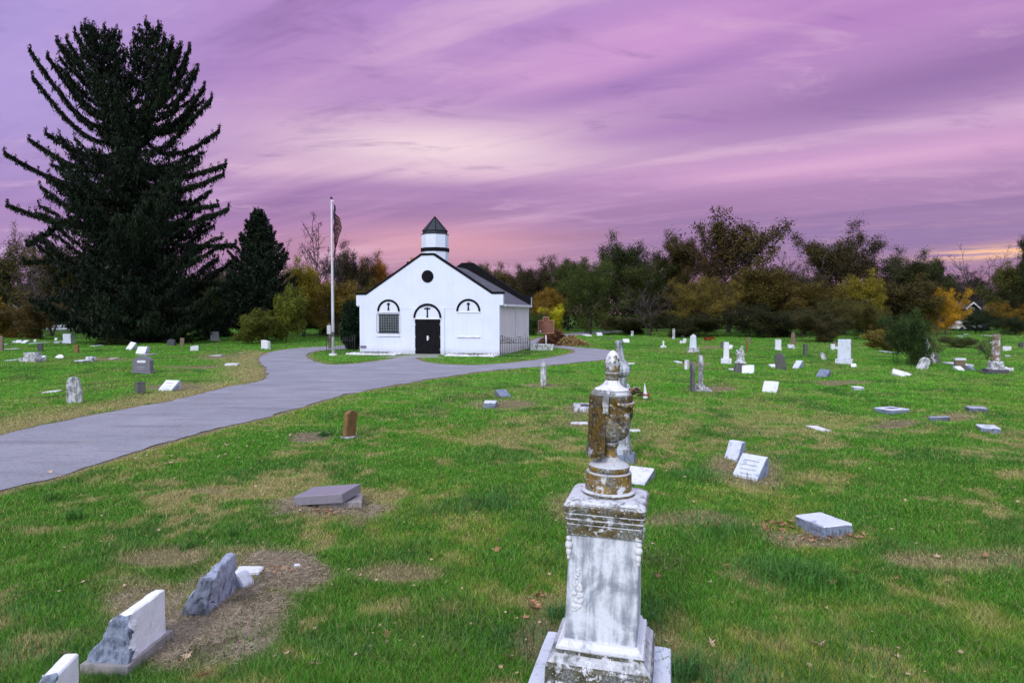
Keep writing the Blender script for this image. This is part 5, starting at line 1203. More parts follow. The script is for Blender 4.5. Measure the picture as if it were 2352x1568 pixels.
o = S_tab('small white finial marker on a square base in the mid field', *c4(1870, 1040, 1888, 1122), 'marble_clean', t=.12, base=.28, basew=3.4, based=3.0)
S_slab('small white slab right of the dark column monument', *c4(1505, 1278, 1583, 1301), .08, 'marble')
S_wedge('white carved fragments in the mid field', *c4(1440, 1018, 1510, 1060), 'marble', yaw=12, D=.3, rough=.03)
S_slab('dark flat stone left of the carved fragments', *c4(1260, 1003, 1318, 1022), .12, 'dark')
S_slab('white slab near the black green tree trunk', *c4(1002, 966, 1076, 986), .08, 'marble')
S_wedge('white broken pieces right of the black green tree trunk', *c4(1152, 948, 1216, 984), 'marble', yaw=30, D=.3, rough=.03)
# right edge group
S_tab('round topped pale tablet leaning beside the big green bush', *c6(548, 1290, 632, 1398), 'marble_dirty', t=.14, top='round', ty=22, yaw=-20, tx=-8)
S_tab('dark narrow tablet leaning left behind the round one', *c6(715, 1258, 752, 1348), 'dark', t=.14, ty=-18)
S_tab('long white slab fallen over, propped at its right end', *c6(345, 1387, 495, 1457), 'marble', t=.12, yaw=-20, tx=-58, ty=20, top='slope')
S_wedge('small white fragment by the fallen long slab', *c6(460, 1428, 490, 1448), 'marble_clean', D=.15)
S_slab('white flat block left of the dark brown tablet', *c6(790, 1337, 875, 1379), .16, 'marble_clean')
o = S_tab('dark brown tablet with a white cap', *c6(874, 1320, 955, 1395), 'brown', t=.16); p, w_, h = dims(*c6(874, 1320, 955, 1395)); obj('cap', boxm((-w_ * .52, w_ * .52, -.10, .10, h, h + .10)), M['marble'], o)
S_wedge('small white wedge at the foot of the dark brown tablet', *c6(886, 1374, 958, 1411), 'marble_clean', yaw=15, D=.3)
S_wedge('white wedge with dark end left of the broken column', *c6(990, 1370, 1056, 1413), 'granite_blue', yaw=40, D=.35)
S_wedge('pale rubble behind the broken column base', *c6(1268, 1381, 1335, 1408), 'marble', yaw=-20, D=.3, rough=.02)
S_slab('low pale stone right of the broken column', *c6(1345, 1391, 1418, 1413), .14, 'marble')
S_tab('pale block headstone with dark side near the right edge', *c6(1287, 1203, 1346, 1241), 'marble', t=.35, yaw=-30)
S_tab('dark squat headstone at the right picture edge', *c6(1420, 1168, 1450, 1227), 'granite_dark', t=.2, top='round')
for i, q in enumerate(((955, 1180, 992, 1197), (1276, 1106, 1303, 1121), (1278, 1168, 1301, 1178), (893, 1188, 932, 1197), (963, 1113, 988, 1124), (1000, 1098, 1042, 1106), (210, 1240, 232, 1266), (1380, 1285, 1420, 1298))):
    S_slab(['white flat stone in the far field left of the twiggy shrub', 'white speck stone far behind the broken column', 'small pale stone between column and far field', 'pale flat stone behind the thin leggy shrub', 'small white stone near the far dark house', 'thin pale slab nearest the far dark house', 'small white stone at the foot of the yellowish bush', 'pale flat stone right of the broken column in the tall grass'][i], *c6(*q), .07, 'marble_clean', name='flush_marker')
# broken column monument
x0, x1, yt, yb = c6(1122, 1100, 1340, 1445); p = G((x0 + x1) / 2 - 3, yb - 4); k = p.y / FPX; zz = lambda cy: zat(470.4 + cy * .27, p.y) - p.z
o = place('broken_column', 'broken white and rust stained column on a stepped dark base', 'monument', p, -18)
bm = bmesh.new(); sqloft(bm, [(-.05, .27 * 105 * k, .01), (zz(1418), .27 * 104 * k, .01), (zz(1417), .27 * 78 * k, .01), (zz(1396), .27 * 76 * k, .01)]); obj('base', bm, M['granite_dark'], o)
bm = bmesh.new(); sqloft(bm, [(zz(1396), .27 * 56 * k, .02), (zz(1385), .27 * 50 * k, .03), (zz(1335), .27 * 47 * k, .03), (zz(1328), .27 * 38 * k, .03)]); obj('die', bm, M['marble_dirty'], o)
bm = bmesh.new(); lathe(bm, [(zz(1328), .27 * 38 * k), (zz(1310), .27 * 33 * k), (zz(1120), .27 * 27 * k), (zz(1108), .27 * 28 * k), (zz(1099), .27 * 22 * k)], 20); obj('column', bm, stone('rusty_column', (.66, .66, .68), (.12, .07, .03), .75, 2.2, (.25, .12, .03), .62, 3), o, True)
# stepped monument behind the big bush
x0, x1, yt, yb = c6(565, 1150, 690, 1332); p = G((x0 + x1) / 2, yb); k = p.y / FPX; zz = lambda cy: zat(470.4 + cy * .27, p.y) - p.z
o = place('urn_monument', 'stepped grey monument with a pale urn shaft behind the big bush', 'monument', p, -15)
bm = bmesh.new(); sqloft(bm, [(-.05, .27 * 62 * k, .01), (zz(1310), .27 * 60 * k, .01), (zz(1309), .27 * 50 * k, .01), (zz(1280), .27 * 48 * k, .01), (zz(1279), .27 * 52 * k, .01), (zz(1255), .27 * 44 * k, .01), (zz(1250), .27 * 30 * k, .01)]); obj('base', bm, M['marble_dirty'], o)
bm = bmesh.new(); lathe(bm, [(zz(1250), .27 * 22 * k), (zz(1240), .27 * 26 * k), (zz(1205), .27 * 22 * k), (zz(1195), .27 * 27 * k), (zz(1175), .27 * 20 * k), (zz(1150), .27 * 14 * k), (zz(1130), .27 * 4 * k)], 14); obj('urn', bm, M['marble'], o, True)
# --- nearer field
S_rot('square white marker with dark plaque in the right field', (2021, 936), (2049, 943), (2074, 938), .14, panel='granite')
S_slab('dark rough slab furthest right of the low markers', 2205, 2252, 931, 948, .12, 'granite_blue', yaw=-20)
S_slab('dark grey slab between the square marker and the long pale one', 2122, 2188, 955, 969, .13, 'granite_blue', yaw=8)
S_rot('long pale marker with rough front at the right', (2237, 973), (2256, 981), (2303, 984), .10, panel='marble_dirty')
S_rot('flush white marker alone in the mid right grass', (1858, 977), (1878, 989), (1902, 988), .04, 'marble_clean')
S_wedge('upright white marker with dark end, behind its engraved neighbour', 1673, 1710, 1017, 1060, 'granite_white', yaw=-52, D=.26, H=.36, L=.30, topt=.10, rough=.008)
S_wedge('large slanted white marker with two engraved names', 1692, 1768, 1037, 1100, 'granite_white', yaw=-50, D=.34, H=.36, L=.48, topt=.05, text=4)
S_rot('thick white block marker among brown leaves', (1841, 1183), (1892, 1212), (1941, 1199), .15, rough=.012, name='block_marker')
S_slab('small square stone half sunk left of the urn monument', 1316, 1372, 925, 947, .12, 'marble_dirty', yaw=-4, panel='ink')
S_slab('thin pale slab in the grass left of the urn monument', 1312, 1352, 968, 975, .04, 'marble')
S_slab('thin grey slab in the grass right of the urn monument', 1446, 1478, 985, 993, .04, 'marble')
S_slab('small white block marker left of the low wedge', 1112, 1140, 919, 938, .17, 'granite_white', yaw=-3, panel='marble')
S_wedge('low dark wedge marker behind the small block', 1141, 1169, 897, 913, 'granite_blue', yaw=30, D=.4)
S_tab('slim grey post headstone with white tip near the road', 1242, 1255, 827, 886, 'marble_dirty', t=.34, yaw=-8, top='peak', w=.20)
S_slab('small white stone right of the wedge pair', 1963, 1988, 886, 897, .12, 'marble_clean', yaw=-10)
S_tab('rust coloured leaning headstone in the near left grass', 786, 816, 942, 1006, 'rust', t=.11, yaw=66, w=.33, top='arc', ty=5, tx=3, base=.08, basew=1.2, based=1.9, bmat='marble_dirty')
n = G(1466, 1108); o = place('fallen_headstone', 'fallen flat pale headstone beside the urn monument', 'gravestone', Vector((n.x, n.y + .12, n.z)), -24, 9, 0, GH)
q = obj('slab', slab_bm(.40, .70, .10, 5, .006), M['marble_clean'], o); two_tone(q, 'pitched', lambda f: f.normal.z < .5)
# toppled polished granite block
n = G(752, 1172); o = place('toppled_headstone', 'polished grey granite block lying askew on its concrete footing', 'gravestone', Vector((n.x, n.y + .30, n.z)), 10)
bm = slab_bm(.56, .42, .075, 3, .004); f_ = obj('footing', bm, M['concrete'], o); f_.location = (.12, .02, 0)
bm = bmesh.new(); prism(bm, [(-.42, -.20), (.24, -.26), (.42, .20), (-.24, .24)], .0, .125, 'z'); bevel(bm, .006); q = obj('granite_block', bm, M['polished'], o); q.location = (-.06, -.02, .085); q.rotation_euler = (R(1.5), R(-4), R(-6))
# foreground rough stones at lower left
def pillow(name, label, pa, pb, H, D, m_, seed, foot=False, rough=.035, face=.25):
    a, b_ = G(*pa), G(*pb); d = b_ - a; L = d.length; mid = (a + b_) / 2; yaw = math.atan2(d.y, d.x)
    nrm = Vector((-d.y, d.x, 0)).normalized() * (D / 2); o = empty(name, mid + nrm, yaw); tag(o, label, 'gravestone')
    bm = bmesh.new(); P = [(-D / 2, -.06), (D / 2, -.06), (D / 2 - .01, .05), (-D / 2 + .085, H), (-D / 2, H)]
    prism(bm, P, -L / 2, L / 2, 'x')
    for v in bm.verts:
        if v.co.x < 0: v.co.x += .05 * max(0, v.co.z) / H
    bevel(bm, .01); roughen(bm, rough, 5.5, 4, seed, keep=lambda c_: (1.0 if c_.x < -L * .28 else face))
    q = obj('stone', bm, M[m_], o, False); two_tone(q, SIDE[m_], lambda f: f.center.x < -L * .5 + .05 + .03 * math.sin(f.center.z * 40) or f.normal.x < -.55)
    if foot: q.location.z = .09; bm = bmesh.new(); box(bm, -L / 2 - .03, L / 2 + .04, -D / 2 - .03, D / 2 + .03, -.08, .085); bevel(bm, .015); roughen(bm, .006, 9, 2, 5); obj('footing', bm, M['concrete'], o)
    return o
pillow('rough_headstone', 'rough blue grey headstone with pitted sides, furthest of the lower left three', (480, 1420), (545, 1356), .35, .28, 'rock_face', 4, rough=.045, face=.55)
pillow('rough_headstone', 'white rough slanted headstone on a concrete footing at lower left', (290, 1552), (384, 1474), .34, .30, 'white_speckled', 7, True, face=.28)
pillow('rough_headstone', 'white slanted headstone cut off by the bottom edge at lower left', (120, 1690), (184, 1612), .34, .30, 'white_speckled', 9, face=.12)
S_slab('broken white slab lying behind the rough blue grey headstone', 548, 606, 1298, 1326, .05, 'marble_clean', yaw=6, ty=3, name='slab_fragment')
S_wedge('small broken white corner piece beside the rough blue grey headstone', 545, 566, 1318, 1352, 'marble_clean', yaw=70, D=.12, L=.16, H=.14, topt=.05, name='slab_fragment')
S_slab('pinkish sliver of stone in the dry grass at lower left', 676, 694, 1294, 1306, .03, 'marble_clean', yaw=25, name='slab_fragment')

# ------------------------------------------------------------------ draped urn monument in the foreground
MX, MY = .622, 4.66
MO = empty('urn_marble_monument', (MX, MY, 0.0), R(-13.2), 0, R(1.6)); tag(MO, 'large weathered marble monument with a lichen stained draped urn, in front', 'monument')
def rbm(bm, amp, f=7, seed=0, cuts=0):
    if cuts: roughen(bm, amp, f, cuts, seed)
    else:
        for v in bm.verts: v.co += mnoise.noise_vector(v.co * f + Vector((seed, 0, 0))) * amp
    return bm
bm = bmesh.new(); sqloft(bm, [(-.1, .475, .01), (.20, .472, .01), (.262, .465, .012), (.27, .455, .01)]); bevel(bm, .006); obj('base', rbm(bm, .004, 6, 1, 2), M['granite_white'], MO)
bm = bmesh.new(); sqloft(bm, [(.27, .350, .012), (.43, .345, .012), (.445, .338, .012), (.455, .335, .012), (.475, .315, .012), (.505, .288, .012), (.520, .285, .010), (.523, .292, .01), (.535, .292, .01)]); obj('plinth', rbm(bm, .003, 8, 2, 1), M['lichen_base'], MO)
bm = bmesh.new(); sqloft(bm, [(.535, .285, .008), (.552, .285, .008), (.556, .268, .008), (.572, .262, .008), (.580, .255, .008), (.592, .252, .006)]); obj('plinth_moulding', rbm(bm, .002, 9, 3, 1), M['marble_clean'], MO)
bm = bmesh.new(); sqloft(bm, [(.592, .240, .010), (.60, .240, .012), (1.275, .228, .012)]); sh = obj('shaft', rbm(bm, .003, 8, 4, 2), stone('shaft_marble', (.66, .69, .75), (.20, .22, .27), .74, 3.8), MO)
# worn relief on the front and leaf ornaments on the corners
bm = bmesh.new(); rr = random.Random(8)
for i in range(26):
    z_ = rr.uniform(.78, 1.06); x = -.165 + rr.uniform(-.03, .035); s_ = rr.uniform(.008, .018)
    bmesh.ops.create_icosphere(bm, subdivisions=2, radius=1, matrix=Matrix.Translation((x, -.2375, z_)) @ Matrix.Rotation(rr.random() * 3, 4, 'Y') @ Matrix.Diagonal((s_ * 1.4, .006, s_, 1)))
tag(obj('worn_carving', bm, M['marble'], sh, True), kind='stuff')
for sx_, sy_ in ((-1, -1), (1, -1), (1, 1), (-1, 1)):
    bm = bmesh.new()
    for (z_, r_, l_) in ((1.245, .020, .018), (1.205, .026, .028), (1.160, .020, .030), (1.125, .012, .018)):
        bmesh.ops.create_uvsphere(bm, u_segments=12, v_segments=8, radius=1, matrix=Matrix.Translation((sx_ * .228, sy_ * .228, z_)) @ Matrix.Diagonal((r_, r_, l_, 1)))
    obj('corner_leaf', rbm(bm, .004, 20, 3), M['marble'], MO, True)
# cap with mouldings, rounded top
cap = empty('cap', (0, 0, 0)); cap.parent = MO
bm = bmesh.new(); sqloft(bm, [(1.275, .240, .008), (1.277, .246, .008), (1.335, .247, .008), (1.338, .239, .008), (1.345, .239, .008), (1.350, .251, .010), (1.366, .255, .012), (1.370, .246, .012), (1.378, .245, .012), (1.384, .256, .015), (1.398, .260, .02), (1.402, .252, .02), (1.408, .252, .02)]); obj('cornice', rbm(bm, .0025, 12, 5, 1), M['lichen_cap'], cap)
bm = bmesh.new(); sqloft(bm, [(1.408, .262, .03), (1.424, .270, .035), (1.444, .270, .045), (1.462, .258, .06), (1.474, .236, .07), (1.480, .205, .08), (1.482, .12, .08)]); obj('cap_top', rbm(bm, .004, 10, 6, 1), M['lichen_cap'], cap)
# turned urn
urn = empty('urn', (0, 0, 0)); urn.parent = MO
bm = bmesh.new(); lathe(bm, [(1.478, .172), (1.486, .182), (1.498, .184), (1.506, .176), (1.508, .155)], 48); obj('ring', rbm(bm, .002, 14, 1), M['lichen_cap'], urn, True)
bm = bmesh.new(); lathe(bm, [(1.506, .153), (1.508, .158), (1.622, .155), (1.628, .150), (1.630, .10)], 48); obj('drum', rbm(bm, .0015, 12, 2), M['lichen'], urn)
bm = bmesh.new(); lathe(bm, [(1.628, .118), (1.632, .134), (1.650, .142), (1.668, .138), (1.680, .124), (1.686, .112), (1.700, .085), (1.730, .058), (1.760, .046), (1.790, .045), (1.800, .052), (1.806, .060), (1.822, .062), (1.830, .054), (1.838, .050)], 48); obj('foot', rbm(bm, .002, 16, 3), M['lichen'], urn, True)
bm = bmesh.new(); lathe(bm, [(1.836, .050), (1.845, .080), (1.862, .108), (1.895, .127), (1.95, .136), (2.04, .138), (2.10, .138), (2.13, .138), (2.160, .136), (2.178, .118), (2.190, .108)], 56); obj('bowl', rbm(bm, .002, 12, 4), M['lichen'], urn, True)
bm = bmesh.new(); lathe(bm, [(2.186, .118), (2.192, .116), (2.196, .108), (2.205, .086), (2.220, .066), (2.238, .052), (2.252, .046)], 48); obj('lid', rbm(bm, .0012, 14, 5), M['urn_white'], urn, True)
bm = bmesh.new(); lathe(bm, [(2.250, .044), (2.268, .043), (2.285, .042), (2.288, .046), (2.294, .050), (2.302, .051), (2.308, .046), (2.312, .046), (2.322, .050), (2.345, .050), (2.362, .051)], 40); fin = obj('finial', rbm(bm, .0015, 20, 6), M['lichen'], urn, True)
bm = bmesh.new(); n = 40; rings = []
for j in range(6):   # ragged white collar under the acorn
    rings.append([(.0525 * math.cos(2 * math.pi * i / n), .0525 * math.sin(2 * math.pi * i / n), 2.372 - j / 5 * (.014 + .030 * abs(math.sin(i * 2.1)) * (.5 + .5 * math.sin(i * 1.3)))) for i in range(n)])
V_ = [[bm.verts.new(p_) for p_ in rg] for rg in rings]
for j in range(5):
    for i in range(n): bm.faces.new((V_[j][i], V_[j + 1][i], V_[j + 1][(i + 1) % n], V_[j][(i + 1) % n]))
bmesh.ops.solidify(bm, geom=bm.faces[:], thickness=.0025)
obj('acorn_collar', bm, M['urn_white'], fin, True)
bm = bmesh.new(); lathe(bm, [(2.362, .048), (2.372, .0495), (2.385, .048), (2.405, .044), (2.425, .036), (2.442, .024), (2.452, .010), (2.455, .002)], 40); obj('acorn', bm, M['urn_white'], fin, True)
# carved drapery: thick shell round the left two thirds, falling to a straight hem; right part swagged high
def drape(a0, a1, zt, hem, rfun, n=64, m_=26):
    bm = bmesh.new(); g_ = []
    for i in range(n + 1):
        a = a0 + (a1 - a0) * i / n; row = []
        for j in range(m_ + 1):
            t_ = j / m_; hz = hem((i / n)); z_ = zt + (hz - zt) * t_; r_ = rfun(t_, i / n, a, z_); row.append(bm.verts.new((r_ * math.cos(a), r_ * math.sin(a), z_)))
        g_.append(row)
    for i in range(n):
        for j in range(m_): bm.faces.new((g_[i][j], g_[i + 1][j], g_[i + 1][j + 1], g_[i][j + 1]))
    bmesh.ops.solidify(bm, geom=bm.faces[:], thickness=.022); bmesh.ops.recalc_face_normals(bm, faces=bm.faces)
    return bm
def sh_r(z_): return .112 + .050 * (1 - max(0, (z_ - 2.125) / .07) ** 2.2) - .012 if z_ > 2.125 else .150
def rL(t_, u, a, z_): return sh_r(z_) + .004 * math.sin(a * 9 + t_ * 3) * min(1, t_ * 3) + .003 * math.sin(a * 21 + 4 * t_) + .010 * math.exp(-((t_ - .93) / .03) ** 2)
def hL(u): return 1.735 + .010 * math.sin(u * 7)
dr = obj('drape', rbm(drape(R(112), R(262), 2.192, hL, rL), .0025, 14, 7), M['lichen'], urn, True)
def hR(u): return 1.86 + .21 * (1 - abs(2 * min(1, u * 1.15) - 1)) ** .8 * -.35 + .24 * u * (1 - u) * 2 - .0
def rR(t_, u, a, z_):
    b_ = sh_r(z_) - .004; fold = .010 * math.sin((z_ * 38) + (a * 4.2)) * min(1, t_ * 2.2) * (.3 + t_)
    return b_ + fold - .028 * t_ ** 3
obj('drape', rbm(drape(R(-92), R(60), 2.192, lambda u: 1.99 - .09 * math.sin(u * 3.1), rR), .003, 12, 8), M['lichen'], urn, True)
bm = bmesh.new()   # gathered roll of cloth at the right shoulder, tassel strip in front
tube(bm, [(.140 * math.cos(R(a)), .140 * math.sin(R(a)), 2.120 - .030 * math.sin(R((a + 92) * 1.15))) for a in range(-70, 61, 10)], [.012 + .010 * math.sin(math.pi * i / 13) for i in range(14)], 8); obj('drape_roll', rbm(bm, .004, 20, 2), M['lichen'], urn, True)
bm = bmesh.new(); a = R(-98); cx, cy = math.cos(a), math.sin(a)
def strip(z0_, z1_, r0, r1, wd, th):
    tx_, ty_ = -cy, cx; vs = []
    for z_, r_ in ((z0_, r0), (z1_, r1)):
        for s_, q_ in ((-1, 0), (1, 0), (1, 1), (-1, 1)): vs.append(bm.verts.new((cx * (r_ + q_ * th) + tx_ * s_ * wd / 2, cy * (r_ + q_ * th) + ty_ * s_ * wd / 2, z_)))
    for f in ((0, 1, 2, 3), (7, 6, 5, 4), (0, 4, 5, 1), (1, 5, 6, 2), (2, 6, 7, 3), (3, 7, 4, 0)): bm.faces.new([vs[j] for j in f])
strip(2.192, 2.150, .112, .148, .040, .012); strip(2.149, 2.085, .150, .154, .042, .016); strip(2.084, 2.055, .152, .153, .036, .012); strip(2.054, 2.040, .153, .149, .042, .010)
bmesh.ops.recalc_face_normals(bm, faces=bm.faces); bevel(bm, .003); obj('tassel', bm, M['marble_dirty'], urn)
def remap(o):
    for c_ in o.children:
        if c_.type == 'MESH':
            n_ = len(c_.data.vertices); co = np.empty(n_ * 3, np.float32); c_.data.vertices.foreach_get('co', co); co = co.reshape(-1, 3)
            co[:, 2] = np.interp(co[:, 2], [-.1, 0, .27, .592, 1.275, 1.48, 1.63, 2.46], [-.1, 0, .215, .525, 1.228, 1.465, 1.62, 2.45]); c_.data.vertices.foreach_set('co', co.ravel()); c_.data.update()
        remap(c_)
remap(MO)
# ------------------------------------------------------------------ column monument behind it
p = G(1435, 1064); o = place('column_monument', 'tall leaning blackened column monument rising right behind the urn monument', 'monument', p, -14, 0, -3.0); kk = p.y / FPX
zc = lambda py: zat(py, p.y) - p.z
bm = bmesh.new(); sqloft(bm, [(-.06, .185, .01), (zc(1046), .180, .012), (zc(1041), .172, .01)]); obj('base', rbm(bm, .004, 7, 1, 1), M['granite_blue'], o)
bm = bmesh.new(); sqloft(bm, [(zc(1041), .125, .03), (zc(1030), .125, .03), (zc(1026), .112, .03), (zc(865), .098, .03)]); obj('shaft', rbm(bm, .003, 6, 2, 1), M['column_grey'], o)
bm = bmesh.new(); h0, h1 = zc(866), zc(828)
sqloft(bm, [(h0, .10, .02), (h0 + .04, .145, .02), (h0 + .10, .175, .015), (h0 + .16, .175, .01), (h0 + .19, .15, .01), (h1, .10, .02)]); obj('capital', bm, M['column_grey'], o)
bm = bmesh.new(); lathe(bm, [(h1, .085), (h1 + .03, .09), (h1 + .035, .075), (h1 + .07, .082), (h1 + .09, .07), (zc(790), .062), (zc(785), .072), (zc(781), .055)], 16); obj('finial', rbm(bm, .004, 18, 3), M['column_grey'], o, True)

# ------------------------------------------------------------------ grave flowers
p = G(1462, 916); o = empty('grave_flowers', p); tag(o, 'faded pink and cream artificial flowers heaped on a grave', 'flowers')
rr = random.Random(3); pm = [simple('petal_pink', (.55, .22, .20), rough=.8), simple('petal_cream', (.62, .55, .48), rough=.8), simple('petal_dark', (.10, .05, .05), rough=.8), simple('petal_orange', (.62, .24, .12), rough=.8)]
def bloom(parent, x, y, z, s, m_):
    bm = bmesh.new()
    for i in range(11):
        a = i * 2.4; el_ = .25 + .9 * (i / 11); d_ = Vector((math.cos(a) * math.cos(el_), math.sin(a) * math.cos(el_), math.sin(el_))); t_ = Vector((-d_.y, d_.x, 0)).normalized() * s * .5
        q = [d_ * s * .1, d_ * s * .65 + t_ - Vector((0, 0, .1 * s)), d_ * s, d_ * s * .65 - t_ - Vector((0, 0, .1 * s))]; bm.faces.new([bm.verts.new(v) for v in q])
    f = obj('bloom', bm, m_, parent); f.location = (x, y, z); return f
for i in range(30):
    x = rr.uniform(-.30, .22); y = rr.uniform(-.12, .16); bloom(o, x, y, .06 + .26 * (1 - (x / .42) ** 2) * rr.random(), rr.uniform(.07, .10), pm[rr.choice((0, 1, 1, 0, 2, 2))])
p = G(1483, 917); o = empty('flower_cone', p, 0, 0, R(-4)); tag(o, 'white pointed cone holder with orange petals standing right of the flowers', 'flower holder')
bm = bmesh.new(); lathe(bm, [(.05, .09), (.2, .055), (zat(879, p.y) - p.z, .004)], 12); obj('cone', bm, M['marble_clean'], o)
for i in range(12): bloom(o, rr.uniform(-.10, .10), rr.uniform(-.12, .02), rr.uniform(.03, .2), .06, pm[3 if i % 3 else 0])
S_wedge('small white capped dark stone behind the grave flowers', 1432, 1449, 883, 899, 'marble_dirty', yaw=25, D=.25)
o = empty('red_flowers', G(1630, 784)); tag(o, 'small bunch of red flowers on a grave at the field back', 'flowers')
rd_m = simple('petal_red', (.45, .03, .02), rough=.8)
for i in range(14): bloom(o, rr.uniform(-.5, .5), rr.uniform(-.2, .2), rr.uniform(.05, .35), .16, rd_m)
# ------------------------------------------------------------------ stone trough by the road, brush heaps
n = G(1245, 805); o = place('stone_trough', 'long grey stone trough lying in the grass below the historical marker', 'trough', Vector((n.x, n.y + .5, n.z)), -8)
bm = bmesh.new(); prism(bm, [(-.80, -.05), (.80, -.05), (.90, .42), (-.86, .50)], -.35, .35)
bmesh.ops.recalc_face_normals(bm, faces=bm.faces); f_ = [f for f in bm.faces if f.normal.z > .8]
r_ = bmesh.ops.inset_region(bm, faces=f_, thickness=.09); bmesh.ops.translate(bm, verts=list({v for f in f_ for v in f.verts}), vec=(0, 0, -.16)); obj('basin', rbm(bm, .01, 4, 2, 0), M['marble_dirty'], o)
def heap(name, px, py, w_, h_, d_, label, color, n_, lo_, seed, m_='fol'):
    r = np.random.default_rng(seed); p = G(px, py); a = r.random(n_) * 6.283; q = np.sqrt(r.random(n_))
    x = q * np.cos(a) * w_ / 2; y = q * np.sin(a) * d_ / 2; hh = h_ * np.clip(1 - (q ** 1.7), 0, 1) * (.55 + .9 * fbm(x * 1.6 + seed, y * 1.6, 3)); z = hh * r.random(n_) ** .5
    th = r.random(n_) * 6.283; L = lo_ * (.4 + r.random(n_)); dz = (r.random(n_) - .35) * .8; C = np.stack([x, y, z], 1); D = np.stack([np.cos(th), np.sin(th), dz], 1) * L[:, None] / 2; U = np.stack([-np.sin(th), np.cos(th), np.full(n_, .6)], 1) * .022
    V = np.stack([C - D - U, C - D + U, C + D + U * .4, C + D - U * .4], 1).reshape(-1, 3)
    o = np_mesh(name, V, np.arange(4 * n_).reshape(-1, 4), M[m_], attrs={'rnd': ('FLOAT', np.repeat(r.random(n_), 4))}); o.location = p; o.color = (*color, 1); tag(o, label, 'brush heap', kind='stuff')
heap('brush_heap', 1272, 792, 2.6, 1.25, 2.2, 'heap of reddish brown dead brush beyond the road', (.13, .065, .05), 5000, .55, 3)
heap('straw_heap', 1312, 793, 3.0, .75, 2.2, 'heap of dry straw and grass cuttings right of the brush', (.26, .19, .12), 6000, .35, 4)
heap('dark_brush', 262, 792, 2.6, .7, 1.8, 'low dark heap of brush at the foot of the great spruce', (.018, .03, .010), 3000, .5, 5)
# ------------------------------------------------------------------ far houses, fence
def house(px, dep, wpx, eave_y, top_y, label, wall, roofm, win, yaw=0, depth=8.0, base=0):
    x, y = PD(px, dep); k = dep / FPX; w_ = wpx * k; o = empty('house', (x, y, 0), R(yaw)); tag(o, label, 'house', 'houses beyond the trees')
    ze = zat(eave_y, dep); zt = zat(top_y, dep)
    bm = bmesh.new(); prism(bm, [(-w_ / 2, -.2), (w_ / 2, -.2), (w_ / 2, ze), (0, zt - .12), (-w_ / 2, ze)], 0, depth); obj('wall', bm, wall, o)
    for s in (-1, 1):
        bm = bmesh.new(); prism(bm, [(0, zt), (s * (w_ / 2 + .4), ze - .3), (s * (w_ / 2 + .4), ze - .14), (0, zt + .18)], -.5, depth + .5); obj('roof', bm, roofm, o)
        bm = bmesh.new(); prism(bm, [(0, zt - .06), (s * (w_ / 2 + .42), ze - .36), (s * (w_ / 2 + .42), ze - .12), (0, zt + .2)], -.56, -.503); obj('bargeboard', bm, M['trim'], o)
    for (wx, wz, ww, wh) in win:
        q = obj('window', boxm((wx - ww / 2, wx + ww / 2, -.05, -.003, wz - wh / 2, wz + wh / 2)), M['trim'], o)
        obj('pane', boxm((wx - ww / 2 + .12, wx - .04, -.07, -.052, wz - wh / 2 + .12, wz + wh / 2 - .12), ), M['glass'], q); obj('pane', boxm((wx + .04, wx + ww / 2 - .12, -.07, -.052, wz - wh / 2 + .12, wz + wh / 2 - .12)), M['glass'], q)
dkw = simple('dark_siding', (.045, .05, .075), (.03, .035, .055), .8, 2); dkr = simple('dark_roof', (.03, .03, .04), rough=.8); pal = simple('pale_siding', (.50, .52, .60), (.42, .44, .52), .8, 2)
house(2229, 104, 24, 706, 696, 'small dark blue house gable with white trim among the trees at right', dkw, dkr, [(0, 3.0 + .05, 1.1, .9)], yaw=6, depth=6)
house(2265, 108, 60, 714, 690, 'dark roofed wing of the far house, mostly behind shrubs', dkw, dkr, [], yaw=70, depth=5)
house(150, 112, 90, 712, 670, 'pale house glimpsed through the lowest left limbs of the spruce', pal, dkr, [(-1.6, 2.2, 1.2, 1.3), (1.6, 2.2, 1.2, 1.3)], depth=9)
house(20, 118, 70, 715, 690, 'second pale house behind the yellow brown shrub at far left', pal, dkr, [(1.5, 2.0, 1.2, 1.3)], depth=9)
def rail_fence(px0, px1, dep, label):
    a = Vector((*PD(px0, dep), 0)); b_ = Vector((*PD(px1, dep), 0)); L = (b_ - a).length; o = empty('rail_fence', a, 0); tag(o, label, 'fence')
    for z_ in (.45, .85, 1.25): obj('rail', boxm((0, L, -.03, .03, z_ - .06, z_ + .06)), M['bark_grey'], o)
    n_ = int(L / 2.2)
    for i in range(n_ + 1): obj('post', boxm((L * i / n_ - .08, L * i / n_ + .08, -.12, -.032, -.1, 1.5)), M['bark_grey'], o)
rail_fence(118, 250, 86, 'grey wooden rail fence behind the white block headstone at back left')
# parked vehicle sliver by the far house
def car(px, dep, label):
    x, y = PD(px, dep); o = empty('parked_car', (x, y, 0), R(12)); tag(o, label, 'car')
    bm = bmesh.new(); prism(bm, [(-2.1, .35), (2.1, .35), (2.15, .8), (1.5, .95), (.9, 1.45), (-.9, 1.5), (-1.6, 1.0), (-2.15, .9)], -.85, .85); bevel(bm, .06); obj('body', bm, M['white_metal'], o)
    for xx in (-1.35, 1.35):
        for yy in (-.80, .80):
            bm = bmesh.new(); n_ = 18; prism(bm, [(xx + .33 * math.cos(2 * math.pi * i / n_), .33 + .33 * math.sin(2 * math.pi * i / n_)) for i in range(n_)], yy - .11, yy + .11); obj('wheel', bm, M['iron'], o)
    obj('side_window', boxm((-1.2, .9, -.87, -.853, .98, 1.34)), M['glass'], o)
car(2216, 100, 'white car parked by the far dark house, mostly hidden')
